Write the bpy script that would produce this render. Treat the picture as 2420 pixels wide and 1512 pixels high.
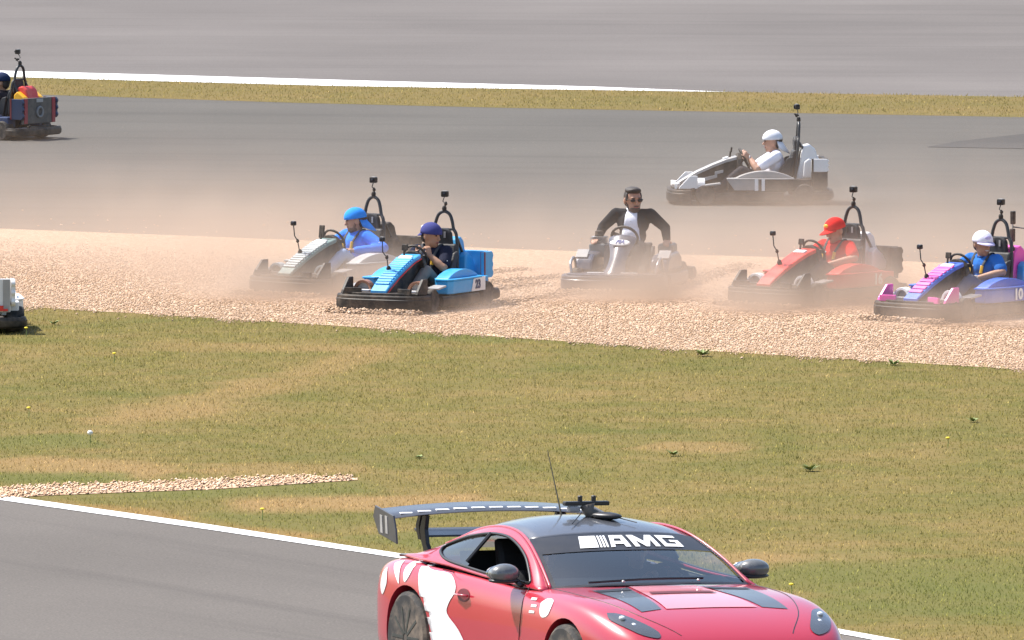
import bpy, bmesh, math, random
import numpy as np
from mathutils import Vector, Matrix
from mathutils.bvhtree import BVHTree
from mathutils.geometry import tessellate_polygon
PI = math.pi
R = math.radians
for o in list(bpy.data.objects): bpy.data.objects.remove(o)
sc = bpy.context.scene
COL = sc.collection

# ------------------------------------------------------------------ camera, sky, sun, exposure
CAM_H = 9.0
FPX = 11000.0                      # focal length in pixels of a 1024 px wide frame
PITCH = math.atan(802.0 / FPX)
cd = bpy.data.cameras.new('camera'); cam = bpy.data.objects.new('camera', cd); COL.objects.link(cam)
cam.location = (0, 0, CAM_H); cam.rotation_euler = (PI / 2 - PITCH, 0, 0)
cd.sensor_width = 36.0; cd.lens = FPX / 1024 * 36.0; cd.clip_start = 1.0; cd.clip_end = 4000
sc.camera = cam
SUN_TO = Vector((-0.52, 0.26, 0.90)).normalized()      # direction towards the sun
el = math.asin(SUN_TO.z); az = math.atan2(SUN_TO.x, SUN_TO.y)
w = bpy.data.worlds.new('World'); sc.world = w; w.use_nodes = True
nt = w.node_tree; nt.nodes.clear()
sky = nt.nodes.new('ShaderNodeTexSky'); sky.sky_type = 'NISHITA'; sky.sun_disc = False
sky.sun_elevation = el; sky.sun_rotation = az; sky.altitude = 120; sky.air_density = 1.0; sky.dust_density = 2.2; sky.ozone_density = 1.0
bg = nt.nodes.new('ShaderNodeBackground'); bg.inputs[1].default_value = 0.13
wo = nt.nodes.new('ShaderNodeOutputWorld')
nt.links.new(sky.outputs[0], bg.inputs[0]); nt.links.new(bg.outputs[0], wo.inputs[0])
sd = bpy.data.lights.new('sun', 'SUN'); sd.energy = 4.2; sd.angle = R(0.6); sd.color = (1.0, 0.955, 0.89)
so = bpy.data.objects.new('sun', sd); COL.objects.link(so)
so.rotation_euler = (-SUN_TO).to_track_quat('-Z', 'Y').to_euler(); so.location = (-20, 130, 40)
sc.view_settings.view_transform = 'Standard'; sc.view_settings.look = 'None'
sc.view_settings.exposure = 0.92; sc.view_settings.gamma = 1.0
sc.render.engine = 'CYCLES'
cy = sc.cycles
cy.use_denoising = True
try: cy.denoiser = 'OPENIMAGEDENOISE'
except Exception: pass
cy.max_bounces = 8; cy.transparent_max_bounces = 24; cy.volume_bounces = 1
cy.volume_step_rate = 2.0; cy.volume_max_steps = 256
cy.sample_clamp_indirect = 6.0

# ------------------------------------------------------------------ helpers
def G(px, py, z=0.0):
    """point of the flat ground (height z) seen at image pixel (px, py) of a 2420 x 1512 image"""
    u = (px * 1024 / 2420 - 512) / FPX; v = (py * 1024 / 2420 - 320) / FPX
    d = Vector((u, math.cos(PITCH) - v * math.sin(PITCH), -math.sin(PITCH) - v * math.cos(PITCH)))
    return Vector((0, 0, CAM_H)) + d * ((z - CAM_H) / d.z)

MATS = {}
def new_mat(name):
    m = bpy.data.materials.new(name); m.use_nodes = True; m.node_tree.nodes.clear()
    return m, m.node_tree
def N(t, typ, **kw):
    n = t.nodes.new(typ)
    for k, v in kw.items():
        if k.startswith('i_'): n.inputs[k[2:].replace('_', ' ')].default_value = v
        else: setattr(n, k, v)
    return n
def ramp(t, stops):
    r = t.nodes.new('ShaderNodeValToRGB'); e = r.color_ramp.elements
    while len(e) < len(stops): e.new(0.5)
    for k, (p, c) in enumerate(stops):
        e[k].position = p; e[k].color = (*c, 1) if len(c) == 3 else c
    return r
def mat(name, col, rough=0.5, metal=0.0, var=0.12, coat=0.0, spec=0.5, bump=0.0, bscale=60, scale=9.0, dust=0.0):
    """painted / plastic / cloth surface: base colour with a little uneven tone and wear"""
    if name in MATS: return MATS[name]
    m, t = new_mat(name)
    out = N(t, 'ShaderNodeOutputMaterial'); b = N(t, 'ShaderNodeBsdfPrincipled')
    b.inputs['Roughness'].default_value = rough; b.inputs['Metallic'].default_value = metal
    b.inputs['Specular IOR Level'].default_value = spec
    if coat: b.inputs['Coat Weight'].default_value = coat; b.inputs['Coat Roughness'].default_value = 0.06
    tc = N(t, 'ShaderNodeTexCoord'); no = N(t, 'ShaderNodeTexNoise'); no.inputs['Scale'].default_value = scale; no.inputs['Detail'].default_value = 5
    t.links.new(tc.outputs['Object'], no.inputs['Vector'])
    lo = tuple(c * (1 - var) for c in col); hi = tuple(min(1, c * (1 + var) + 0.01 * var) for c in col)
    r = ramp(t, [(0.3, lo), (0.7, hi)])
    t.links.new(no.outputs[0], r.inputs[0]); t.links.new(r.outputs[0], b.inputs['Base Color'])
    if dust:      # dried splashes of tan dirt, thicker low down on the object
        n3 = N(t, 'ShaderNodeTexNoise'); n3.inputs['Scale'].default_value = 4.5; n3.inputs['Detail'].default_value = 7; n3.inputs['Roughness'].default_value = 0.7; t.links.new(tc.outputs['Object'], n3.inputs['Vector'])
        m3 = N(t, 'ShaderNodeMapRange'); m3.inputs['From Min'].default_value = 0.42; m3.inputs['From Max'].default_value = 0.72; m3.inputs['To Max'].default_value = dust * 2.0; t.links.new(n3.outputs[0], m3.inputs['Value'])
        mx = N(t, 'ShaderNodeMix', data_type='RGBA'); mx.inputs[7].default_value = (0.40, 0.30, 0.21, 1); t.links.new(m3.outputs[0], mx.inputs[0]); t.links.new(r.outputs[0], mx.inputs[6]); t.links.new(mx.outputs[2], b.inputs['Base Color'])
    mr = N(t, 'ShaderNodeMapRange'); mr.inputs['To Min'].default_value = max(0, rough - 0.08); mr.inputs['To Max'].default_value = min(1, rough + 0.1)
    t.links.new(no.outputs[0], mr.inputs['Value']); t.links.new(mr.outputs[0], b.inputs['Roughness'])
    if bump:
        n2 = N(t, 'ShaderNodeTexNoise'); n2.inputs['Scale'].default_value = bscale; n2.inputs['Detail'].default_value = 3
        t.links.new(tc.outputs['Object'], n2.inputs['Vector'])
        bp = N(t, 'ShaderNodeBump'); bp.inputs['Strength'].default_value = bump; bp.inputs['Distance'].default_value = 0.01
        t.links.new(n2.outputs[0], bp.inputs['Height']); t.links.new(bp.outputs[0], b.inputs['Normal'])
    t.links.new(b.outputs[0], out.inputs[0])
    MATS[name] = m
    return m

def tag(o, label=None, cat=None, group=None, kind=None):
    if label: o['label'] = label
    if cat: o['category'] = cat
    if group: o['group'] = group
    if kind: o['kind'] = kind
    return o
def empty(name, loc=(0, 0, 0), rz=0.0):
    o = bpy.data.objects.new(name, None); COL.objects.link(o); o.location = loc; o.rotation_euler = (0, 0, rz); o.empty_display_size = 0.2
    return o
def link_mesh(name, me, m, parent=None, smooth=False):
    o = bpy.data.objects.new(name, me); COL.objects.link(o)
    if m is not None:
        for q in (m if isinstance(m, (list, tuple)) else [m]): me.materials.append(q)
    if parent is not None: o.parent = parent
    if smooth: me.polygons.foreach_set('use_smooth', [True] * len(me.polygons))
    return o
def basis(d, up=Vector((0, 0, 1))):
    d = Vector(d).normalized()
    if abs(d.dot(up)) > 0.98: up = Vector((1, 0, 0))
    s = d.cross(up).normalized(); u = s.cross(d)
    return d, s, u

class MB:
    """collects shapes and links them as one mesh"""
    def __init__(self): self.v = []; self.f = []
    def add(self, vs, fs):
        k = len(self.v); self.v += [tuple(x) for x in vs]; self.f += [tuple(i + k for i in f) for f in fs]; return self
    def box(self, c, s, rot=None, taper=1.0):
        hx, hy, hz = s[0] / 2, s[1] / 2, s[2] / 2
        p = []
        for z in (-1, 1):
            q = taper if z > 0 else 1.0
            p += [Vector((-hx * q, -hy * q, z * hz)), Vector((hx * q, -hy * q, z * hz)), Vector((hx * q, hy * q, z * hz)), Vector((-hx * q, hy * q, z * hz))]
        if rot is not None: p = [rot @ a for a in p]
        c = Vector(c)
        return self.add([a + c for a in p], [(3, 2, 1, 0), (4, 5, 6, 7), (0, 1, 5, 4), (1, 2, 6, 5), (2, 3, 7, 6), (3, 0, 4, 7)])
    def prism(self, poly, axis, a, b):
        """polygon extruded along an axis from a to b; poly is in the other two axes in cyclic (x,z) / (x,y) / (y,z) order"""
        def P(p, t): return (p[0], t, p[1]) if axis == 'y' else ((p[0], p[1], t) if axis == 'z' else (t, p[0], p[1]))
        n = len(poly); vs = [P(p, a) for p in poly] + [P(p, b) for p in poly]
        fs = [tuple(range(n))[::-1], tuple(range(n, 2 * n))] + [(i, (i + 1) % n, n + (i + 1) % n, n + i) for i in range(n)]
        return self.add(vs, fs)
    def tube(self, path, r, n=8, closed=False, flat=1.0):
        path = [Vector(p) for p in path]; m = len(path); vs = []; fs = []; up = Vector((0, 0, 1)); prev = None
        for i, p in enumerate(path):
            if closed: d = path[(i + 1) % m] - path[i - 1]
            else: d = path[min(i + 1, m - 1)] - path[max(i - 1, 0)]
            d.normalize()
            if prev is None: s = d.cross(up) if abs(d.z) < 0.95 else d.cross(Vector((1, 0, 0)))
            else: s = prev - d * prev.dot(d)
            s.normalize(); prev = s; u = d.cross(s)
            rr = r[i] if isinstance(r, (list, tuple)) else r
            for k in range(n):
                a = 2 * PI * k / n; vs.append(p + s * math.cos(a) * rr + u * math.sin(a) * rr * flat)
        for i in range(m if closed else m - 1):
            j = (i + 1) % m
            for k in range(n): fs.append((i * n + k, i * n + (k + 1) % n, j * n + (k + 1) % n, j * n + k))
        if not closed: fs += [tuple(range(n))[::-1], tuple(range((m - 1) * n, m * n))]
        return self.add(vs, fs)
    def cap(self, p0, p1, r0, r1=None, n=10):
        """tapered capsule"""
        r1 = r0 if r1 is None else r1
        p0 = Vector(p0); p1 = Vector(p1); d, s, u = basis(p1 - p0 if (p1 - p0).length > 1e-6 else (0, 0, 1))
        rings = []
        for k in range(1, 4): a = -PI / 2 + k * PI / 6 * 1.0; rings.append((p0 + d * math.sin(a) * r0, math.cos(a) * r0))
        for k in range(0, 3): a = k * PI / 6; rings.append((p1 + d * math.sin(a) * r1, math.cos(a) * r1))
        vs = [p0 - d * r0]; fs = []
        for c, rr in rings:
            for k in range(n): a = 2 * PI * k / n; vs.append(c + s * math.cos(a) * rr + u * math.sin(a) * rr)
        vs.append(p1 + d * r1); e = len(vs) - 1
        for k in range(n):
            fs.append((0, 1 + (k + 1) % n, 1 + k))
            for i in range(len(rings) - 1): a = 1 + i * n; fs.append((a + k, a + (k + 1) % n, a + n + (k + 1) % n, a + n + k))
            a = 1 + (len(rings) - 1) * n; fs.append((a + k, a + (k + 1) % n, e))
        return self.add(vs, fs)
    def chain(self, pts, rs):
        for i in range(len(pts) - 1): self.cap(pts[i], pts[i + 1], rs[i], rs[i + 1])
        return self
    def ell(self, c, r, B=None, n=12, m=8, z0=-1.0, z1=1.0):
        """ellipsoid (or a slice of one, closed) with radii r along the columns of B"""
        B = Matrix.Identity(3) if B is None else B
        c = Vector(c); vs = []; fs = []; a0 = math.asin(max(-1, z0)); a1 = math.asin(min(1, z1))
        for i in range(m + 1):
            a = a0 + (a1 - a0) * i / m
            for k in range(n):
                b = 2 * PI * k / n
                vs.append(c + B @ Vector((math.cos(a) * math.cos(b) * r[0], math.cos(a) * math.sin(b) * r[1], math.sin(a) * r[2])))
        for i in range(m):
            for k in range(n): fs.append((i * n + k, i * n + (k + 1) % n, (i + 1) * n + (k + 1) % n, (i + 1) * n + k))
        fs += [tuple(range(n))[::-1], tuple(range(m * n, m * n + n))]
        return self.add(vs, fs)
    def lathe(self, prof, c, axis='y', n=20):
        c = Vector(c); vs = []; fs = []; m = len(prof)
        for (r, h) in prof:
            for k in range(n):
                a = 2 * PI * k / n; x, z = math.cos(a) * r, math.sin(a) * r
                vs.append(c + (Vector((x, h, z)) if axis == 'y' else Vector((x, z, h)) if axis == 'z' else Vector((h, x, z))))
        for i in range(m - 1):
            for k in range(n): fs.append((i * n + k, i * n + (k + 1) % n, (i + 1) * n + (k + 1) % n, (i + 1) * n + k))
        fs += [tuple(range(n)), tuple(range((m - 1) * n, m * n))[::-1]]
        return self.add(vs, fs)
    def mesh(self, name):
        me = bpy.data.meshes.new(name); me.from_pydata(self.v, [], self.f); me.validate()
        bm = bmesh.new(); bm.from_mesh(me); bmesh.ops.remove_doubles(bm, verts=bm.verts, dist=1e-6)
        bmesh.ops.recalc_face_normals(bm, faces=bm.faces); bm.to_mesh(me); bm.free()
        return me
    def build(self, name, m, parent=None, bevel=0.0, smooth=False, remesh=0.0, sub=0, relax=2, split=0):
        o = link_mesh(name, self.mesh(name), m, parent, smooth)
        if remesh:
            r = o.modifiers.new('skin', 'REMESH'); r.mode = 'VOXEL'; r.voxel_size = remesh; r.use_smooth_shade = True
            if relax: q = o.modifiers.new('relax', 'SMOOTH'); q.factor = 0.5; q.iterations = relax
        if bevel:
            b = o.modifiers.new('edge', 'BEVEL'); b.width = bevel; b.segments = 2; b.limit_method = 'ANGLE'; b.angle_limit = R(35)
        if split: o.modifiers.new('crease', 'EDGE_SPLIT').split_angle = R(split)
        if sub: s = o.modifiers.new('sub', 'SUBSURF'); s.levels = sub; s.render_levels = sub
        return o

def text(name, s, size, m, parent, M, extrude=0.002, bold=0.035, align='CENTER', shear=0.0, sx=1.0):
    c = bpy.data.curves.new(name, 'FONT'); c.body = s; c.size = size; c.extrude = extrude; c.offset = bold * size; c.align_x = align; c.align_y = 'CENTER'
    c.shear = shear; c.resolution_u = 3
    c.materials.append(m)
    tmp = bpy.data.objects.new(name + '_outline', c); COL.objects.link(tmp)
    me = bpy.data.meshes.new_from_object(tmp); me.name = name; bpy.data.objects.remove(tmp); bpy.data.curves.remove(c)
    o = bpy.data.objects.new(name, me); COL.objects.link(o); o.parent = parent; o.matrix_local = M @ Matrix.Diagonal((sx, 1, 1, 1))
    if not me.materials: me.materials.append(m)
    return o
def frame(o, x, y):
    """matrix whose local x / y run along the given directions, at point o"""
    x = Vector(x).normalized(); y = (Vector(y) - x * Vector(y).dot(x)).normalized(); z = x.cross(y)
    return Matrix(((x.x, y.x, z.x, o[0]), (x.y, y.y, z.y, o[1]), (x.z, y.z, z.z, o[2]), (0, 0, 0, 1)))
def lerp_poly(poly, x):
    """height of a polyline (list of (x, y), rising x) at x, carried on straight past its ends"""
    for i in range(len(poly) - 1):
        if x <= poly[i + 1][0] or i == len(poly) - 2:
            (a, b), (c, d) = poly[i], poly[i + 1]; return b + (d - b) * (x - a) / (c - a)

# ------------------------------------------------------------------ the setting: ground, tracks, gravel, grass
GRAVEL_LO = [(0, 716), (60, 725), (400, 745), (800, 770), (1200, 797), (1600, 825), (2000, 848), (2420, 873)]
GRAVEL_HI = [(0, 540), (600, 563), (1200, 588), (1600, 601), (2000, 612), (2420, 628)]
VERGE_LO = [(0, 221), (140, 225), (700, 243), (1200, 255), (1700, 264), (2420, 277)]
VERGE_HI = [(0, 181), (350, 191), (800, 203), (1300, 211), (1720, 217), (2420, 229)]
LINE_LO = [(0, 1181), (500, 1252), (1000, 1327), (1500, 1409), (2000, 1500)]
LINE_HI = [(0, 1169), (500, 1240), (1000, 1316), (1500, 1398), (2000, 1489)]
rng = np.random.default_rng(7)

def to_px(x, y):
    """numpy: ground x, y -> image pixels"""
    zc = y * math.cos(PITCH) + CAM_H * math.sin(PITCH)
    v = (CAM_H * math.cos(PITCH) - y * math.sin(PITCH)) / zc
    return (x / zc * FPX + 512) * 2420 / 1024, (v * FPX + 320) * 2420 / 1024
def npoly(poly, x):
    xs = np.array([p[0] for p in poly], float); ys = np.array([p[1] for p in poly], float)
    y = np.interp(x, xs, ys)
    lo = (ys[1] - ys[0]) / (xs[1] - xs[0]); hi = (ys[-1] - ys[-2]) / (xs[-1] - xs[-2])
    return np.where(x < xs[0], ys[0] + lo * (x - xs[0]), np.where(x > xs[-1], ys[-1] + hi * (x - xs[-1]), y))
def strip(name, lo, hi, z, m, x0=-1300, x1=3700, n=60, thick=0.0):
    """ground sheet between two traced edges"""
    vs = []; fs = []
    for i in range(n + 1):
        x = x0 + (x1 - x0) * i / n
        vs += [tuple(G(x, lerp_poly(lo, x), z)), tuple(G(x, lerp_poly(hi, x), z))]
    for i in range(n): fs.append((2 * i, 2 * i + 2, 2 * i + 3, 2 * i + 1))
    return tag(MB().add(vs, fs).build(name, m), kind='structure')

def seg_mask(t, a, b, wdt, soft=0.55):
    """1 along a streak of the ground from image pixel a to b, wdt metres wide to each side, frayed"""
    A = G(*a); B = G(*b); L = (B - A).length
    geo = N(t, 'ShaderNodeNewGeometry'); mp = N(t, 'ShaderNodeMapping', vector_type='TEXTURE')
    mp.inputs['Location'].default_value = (A.x, A.y, 0); mp.inputs['Rotation'].default_value = (0, 0, math.atan2(B.y - A.y, B.x - A.x)); mp.inputs['Scale'].default_value = (L, wdt, 1)
    t.links.new(geo.outputs['Position'], mp.inputs[0])
    no = N(t, 'ShaderNodeTexNoise'); no.inputs['Scale'].default_value = 1.1; no.inputs['Detail'].default_value = 4
    t.links.new(geo.outputs['Position'], no.inputs['Vector'])
    sp = N(t, 'ShaderNodeSeparateXYZ'); t.links.new(mp.outputs[0], sp.inputs[0])
    def M(op, a, b=None):
        q = N(t, 'ShaderNodeMath', operation=op)
        for k, s in enumerate((a, b)):
            if s is None: continue
            if isinstance(s, (int, float)): q.inputs[k].default_value = s
            else: t.links.new(s, q.inputs[k])
        return q.outputs[0]
    nz = M('MULTIPLY', M('SUBTRACT', no.outputs[0], 0.5), 2.2)
    ay = M('ADD', M('ABSOLUTE', sp.outputs['Y']), nz)
    ax = M('ADD', M('ABSOLUTE', M('MULTIPLY', M('SUBTRACT', sp.outputs['X'], 0.5), 2.0)), M('MULTIPLY', nz, 0.25))
    def fall(s, a, b):
        r = N(t, 'ShaderNodeMapRange', interpolation_type='SMOOTHSTEP'); r.inputs['From Min'].default_value = a; r.inputs['From Max'].default_value = b
        r.inputs['To Min'].default_value = 1; r.inputs['To Max'].default_value = 0; t.links.new(s, r.inputs['Value']); return r.outputs[0]
    return M('MULTIPLY', fall(ay, 1 - soft, 1 + soft), fall(ax, 0.75, 1.05))

def grass_colour(t, dry=0.0):
    geo = N(t, 'ShaderNodeNewGeometry')
    def noise(s, d=4, off=0):
        n = N(t, 'ShaderNodeTexNoise'); n.inputs['Scale'].default_value = s; n.inputs['Detail'].default_value = d
        if off:
            a = N(t, 'ShaderNodeVectorMath', operation='ADD'); a.inputs[1].default_value = (off, off * 2, 0); t.links.new(geo.outputs['Position'], a.inputs[0]); t.links.new(a.outputs[0], n.inputs['Vector'])
        else: t.links.new(geo.outputs['Position'], n.inputs['Vector'])
        return n.outputs[0]
    def mix(f, a, b, typ='MIX'):
        m = N(t, 'ShaderNodeMix', data_type='RGBA', blend_type=typ)
        for k, s in ((0, f), (6, a), (7, b)):
            if isinstance(s, (int, float)): m.inputs[k].default_value = s
            elif isinstance(s, tuple): m.inputs[k].default_value = (*s, 1)
            else: t.links.new(s, m.inputs[k])
        return m.outputs[2]
    r1 = ramp(t, [(0.32, (0.205, 0.210, 0.064)), (0.45, (0.265, 0.235, 0.080)), (0.55, (0.315, 0.255, 0.098)), (0.68, (0.390, 0.290, 0.126))])
    t.links.new(noise(0.34, 6), r1.inputs[0])
    r2 = ramp(t, [(0.34, (0.205, 0.212, 0.062)), (0.50, (0.280, 0.242, 0.084)), (0.68, (0.370, 0.282, 0.125))])
    t.links.new(noise(1.5, 5, 11), r2.inputs[0])
    c = mix(0.45, r1.outputs[0], r2.outputs[0])
    r3 = ramp(t, [(0.3, (0.62, 0.64, 0.6)), (0.7, (1.38, 1.32, 1.3))]); t.links.new(noise(7.0, 3, 5), r3.inputs[0])
    c = mix(0.3, c, r3.outputs[0], 'MULTIPLY')
    tan = (0.50, 0.335, 0.165); green = (0.205, 0.225, 0.068)
    if not dry:
        for a, b, wd, k, col in [((270, 1005), (680, 892), 0.45, 0.5, tan), ((660, 900), (920, 822), 0.35, 0.4, tan), ((-60, 1088), (460, 1122), 0.8, 0.7, tan),
                           ((520, 1192), (1180, 1184), 0.75, 0.75, tan), ((430, 1110), (900, 1108), 0.6, 0.45, tan), ((1640, 1322), (2130, 1318), 0.45, 0.6, tan),
                           ((1500, 1052), (1780, 1066), 0.5, 0.5, tan), ((300, 818), (950, 826), 0.6, 0.35, tan), ((60, 1180), (1010, 1314), 0.32, 0.65, (0.46, 0.29, 0.12)),
                           ((1750, 1345), (2600, 1375), 1.6, 0.6, green), ((1900, 1405), (2700, 1440), 1.3, 0.6, green), ((-80, 1048), (240, 1040), 0.7, 0.7, green), ((-80, 1130), (330, 1128), 0.5, 0.7, green),
                           ((250, 1168), (930, 1152), 0.7, 0.65, green), ((800, 784), (1260, 808), 0.4, 0.6, green), ((850, 1262), (1120, 1300), 0.9, 0.6, green), ((420, 1225), (900, 1240), 0.8, 0.4, green)]:
            mk = seg_mask(t, a, b, wd)
            q = N(t, 'ShaderNodeMath', operation='MULTIPLY'); q.inputs[1].default_value = k; t.links.new(mk, q.inputs[0])
            c = mix(q.outputs[0], c, col)
    else: c = mix(dry, c, (0.30, 0.225, 0.095))
    return c, mix

def grass_mat(name, dry=0.0, blade=False):
    m, t = new_mat(name); out = N(t, 'ShaderNodeOutputMaterial')
    c, mix = grass_colour(t, dry)
    if blade:
        at = N(t, 'ShaderNodeAttribute', attribute_name='rnd')
        r = ramp(t, [(0.0, (0.88, 0.90, 0.82)), (0.55, (1.07, 1.05, 0.99)), (0.90, (1.25, 1.21, 1.14)), (0.975, (1.55, 1.45, 1.4)), (1.0, (2.1, 1.95, 2.0))])
        t.links.new(at.outputs['Fac'], r.inputs[0])
        c = mix(1.0, c, r.outputs[0], 'MULTIPLY')
        d = N(t, 'ShaderNodeBsdfDiffuse'); tr = N(t, 'ShaderNodeBsdfTranslucent'); ms = N(t, 'ShaderNodeMixShader'); ms.inputs[0].default_value = 0.6
        ge = N(t, 'ShaderNodeNewGeometry'); sc1 = N(t, 'ShaderNodeVectorMath', operation='SCALE'); sc1.inputs['Scale'].default_value = 0.30; t.links.new(ge.outputs['Normal'], sc1.inputs[0])
        ad = N(t, 'ShaderNodeVectorMath', operation='ADD'); ad.inputs[1].default_value = (0, 0, 0.85); t.links.new(sc1.outputs[0], ad.inputs[0]); nm = N(t, 'ShaderNodeVectorMath', operation='NORMALIZE'); t.links.new(ad.outputs[0], nm.inputs[0]); t.links.new(nm.outputs[0], d.inputs['Normal'])
        t.links.new(c, d.inputs[0]); t.links.new(c, tr.inputs[0]); t.links.new(d.outputs[0], ms.inputs[1]); t.links.new(tr.outputs[0], ms.inputs[2]); t.links.new(ms.outputs[0], out.inputs[0])
    else:
        b = N(t, 'ShaderNodeBsdfPrincipled'); b.inputs['Roughness'].default_value = 0.95; b.inputs['Specular IOR Level'].default_value = 0.1
        t.links.new(mix(1.0, c, (0.495, 0.465, 0.415), 'MULTIPLY'), b.inputs['Base Color']); t.links.new(b.outputs[0], out.inputs[0])
    return m

def asphalt_mat(name, col, streak=0.0, ang=0.0, dusty=0.0):
    m, t = new_mat(name); out = N(t, 'ShaderNodeOutputMaterial'); b = N(t, 'ShaderNodeBsdfPrincipled')
    geo = N(t, 'ShaderNodeNewGeometry')
    mp = N(t, 'ShaderNodeMapping'); mp.inputs['Rotation'].default_value = (0, 0, ang); t.links.new(geo.outputs['Position'], mp.inputs[0])
    def noise(s, d, vec, sc_=(1, 1, 1)):
        q = N(t, 'ShaderNodeMapping'); q.inputs['Scale'].default_value = sc_; t.links.new(vec, q.inputs[0])
        n = N(t, 'ShaderNodeTexNoise'); n.inputs['Scale'].default_value = s; n.inputs['Detail'].default_value = d; t.links.new(q.outputs[0], n.inputs['Vector']); return n.outputs[0]
    def mul(a, f, c):
        x = N(t, 'ShaderNodeMix', data_type='RGBA', blend_type='MULTIPLY'); x.inputs[0].default_value = f; t.links.new(a, x.inputs[6]); t.links.new(c, x.inputs[7]); return x.outputs[2]
    base = ramp(t, [(0.3, tuple(k * 0.9 for k in col)), (0.7, tuple(k * 1.1 for k in col))]); t.links.new(noise(0.09, 5, mp.outputs[0]), base.inputs[0]); c = base.outputs[0]
    r = ramp(t, [(0.25, (0.91,) * 3), (0.75, (1.08,) * 3)]); t.links.new(noise(0.30, 6, mp.outputs[0], (0.8, 1.0, 1)), r.inputs[0]); c = mul(c, 1.0, r.outputs[0])
    r = ramp(t, [(0.52, (1.0,) * 3), (0.66, (0.74, 0.74, 0.75))]); t.links.new(noise(1.0, 3, mp.outputs[0], (0.05, 1.5, 1)), r.inputs[0]); c = mul(c, streak, r.outputs[0])
    r = ramp(t, [(0.3, (0.82,) * 3), (0.7, (1.18,) * 3)]); t.links.new(noise(45, 2, geo.outputs['Position']), r.inputs[0]); c = mul(c, 1.0, r.outputs[0])
    r = ramp(t, [(0.66, (1.0,) * 3), (0.74, (1.9, 1.75, 1.55))]); t.links.new(noise(11, 2, geo.outputs['Position']), r.inputs[0]); c = mul(c, dusty, r.outputs[0])
    t.links.new(c, b.inputs['Base Color']); b.inputs['Roughness'].default_value = 0.9; b.inputs['Specular IOR Level'].default_value = 0.12
    bp = N(t, 'ShaderNodeBump'); bp.inputs['Strength'].default_value = 0.25; bp.inputs['Distance'].default_value = 0.004
    t.links.new(noise(120, 2, geo.outputs['Position']), bp.inputs['Height']); t.links.new(bp.outputs[0], b.inputs['Normal'])
    t.links.new(b.outputs[0], out.inputs[0])
    return m
def paint_mat():
    m, t = new_mat('white_line_paint'); out = N(t, 'ShaderNodeOutputMaterial'); b = N(t, 'ShaderNodeBsdfPrincipled'); geo = N(t, 'ShaderNodeNewGeometry')
    n = N(t, 'ShaderNodeTexNoise'); n.inputs['Scale'].default_value = 6; n.inputs['Detail'].default_value = 6; t.links.new(geo.outputs['Position'], n.inputs['Vector'])
    r = ramp(t, [(0.32, (0.55, 0.53, 0.50)), (0.46, (0.80, 0.79, 0.77))]); t.links.new(n.outputs[0], r.inputs[0]); t.links.new(r.outputs[0], b.inputs['Base Color'])
    b.inputs['Roughness'].default_value = 0.6; t.links.new(b.outputs[0], out.inputs[0]); return m
def gravel_mat(name, pebble=False, k=1.0):
    m, t = new_mat(name); out = N(t, 'ShaderNodeOutputMaterial'); b = N(t, 'ShaderNodeBsdfPrincipled'); geo = N(t, 'ShaderNodeNewGeometry')
    r = ramp(t, [(0.0, (0.28, 0.175, 0.10)), (0.25, (0.40, 0.258, 0.16)), (0.6, (0.50, 0.332, 0.213)), (0.85, (0.59, 0.41, 0.28)), (1.0, (0.66, 0.51, 0.39))])
    for e_ in r.color_ramp.elements: e_.color = (*[min(0.85, q * k) for q in e_.color[:3]], 1)
    if pebble:
        at = N(t, 'ShaderNodeAttribute', attribute_name='rnd'); t.links.new(at.outputs['Fac'], r.inputs[0])
        sc1 = N(t, 'ShaderNodeVectorMath', operation='SCALE'); sc1.inputs['Scale'].default_value = 0.6; t.links.new(geo.outputs['Normal'], sc1.inputs[0])     # normals bent upward, to lighten facets that lie in shade
        ad = N(t, 'ShaderNodeVectorMath', operation='ADD'); ad.inputs[1].default_value = (0, 0, 0.75); t.links.new(sc1.outputs[0], ad.inputs[0]); nm = N(t, 'ShaderNodeVectorMath', operation='NORMALIZE'); t.links.new(ad.outputs[0], nm.inputs[0]); t.links.new(nm.outputs[0], b.inputs['Normal'])
    else:
        vo = N(t, 'ShaderNodeTexVoronoi'); vo.inputs['Scale'].default_value = 30; t.links.new(geo.outputs['Position'], vo.inputs['Vector'])
        sp = N(t, 'ShaderNodeSeparateColor'); t.links.new(vo.outputs['Color'], sp.inputs[0]); t.links.new(sp.outputs[0], r.inputs[0])
        bp = N(t, 'ShaderNodeBump'); bp.inputs['Strength'].default_value = 0.7; bp.inputs['Distance'].default_value = 0.02; bp.invert = True
        t.links.new(vo.outputs['Distance'], bp.inputs['Height']); t.links.new(bp.outputs[0], b.inputs['Normal'])
    t.links.new(r.outputs[0], b.inputs['Base Color']); b.inputs['Roughness'].default_value = 0.9; b.inputs['Specular IOR Level'].default_value = 0.2
    t.links.new(b.outputs[0], out.inputs[0]); return m

M_GRASS = grass_mat('dry_summer_turf'); M_BLADE = grass_mat('turf_blades', blade=True)
M_VERGE = grass_mat('verge_turf', dry=0.45); M_VBLADE = grass_mat('verge_blades', dry=0.45, blade=True)
M_RUN = asphalt_mat('runoff_asphalt', (0.102, 0.094, 0.083), streak=0.35, ang=R(8), dusty=0.5)
M_FAR = asphalt_mat('far_track_asphalt', (0.135, 0.121, 0.112), streak=0.3, ang=R(4), dusty=0.2)
M_ROAD = asphalt_mat('near_track_asphalt', (0.122, 0.109, 0.097), streak=0.5, ang=R(59), dusty=0.2)
M_DARKER = asphalt_mat('darker_asphalt', (0.072, 0.067, 0.062), streak=0.2)
M_PAINT = paint_mat(); M_GRAVEL = gravel_mat('gravel_bed_stone'); M_PEB = gravel_mat('gravel_pebble', True); M_PALE = gravel_mat('pale_pebble', True, 1.3); M_PALEB = gravel_mat('pale_gravel_bed', False, 1.2)

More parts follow.
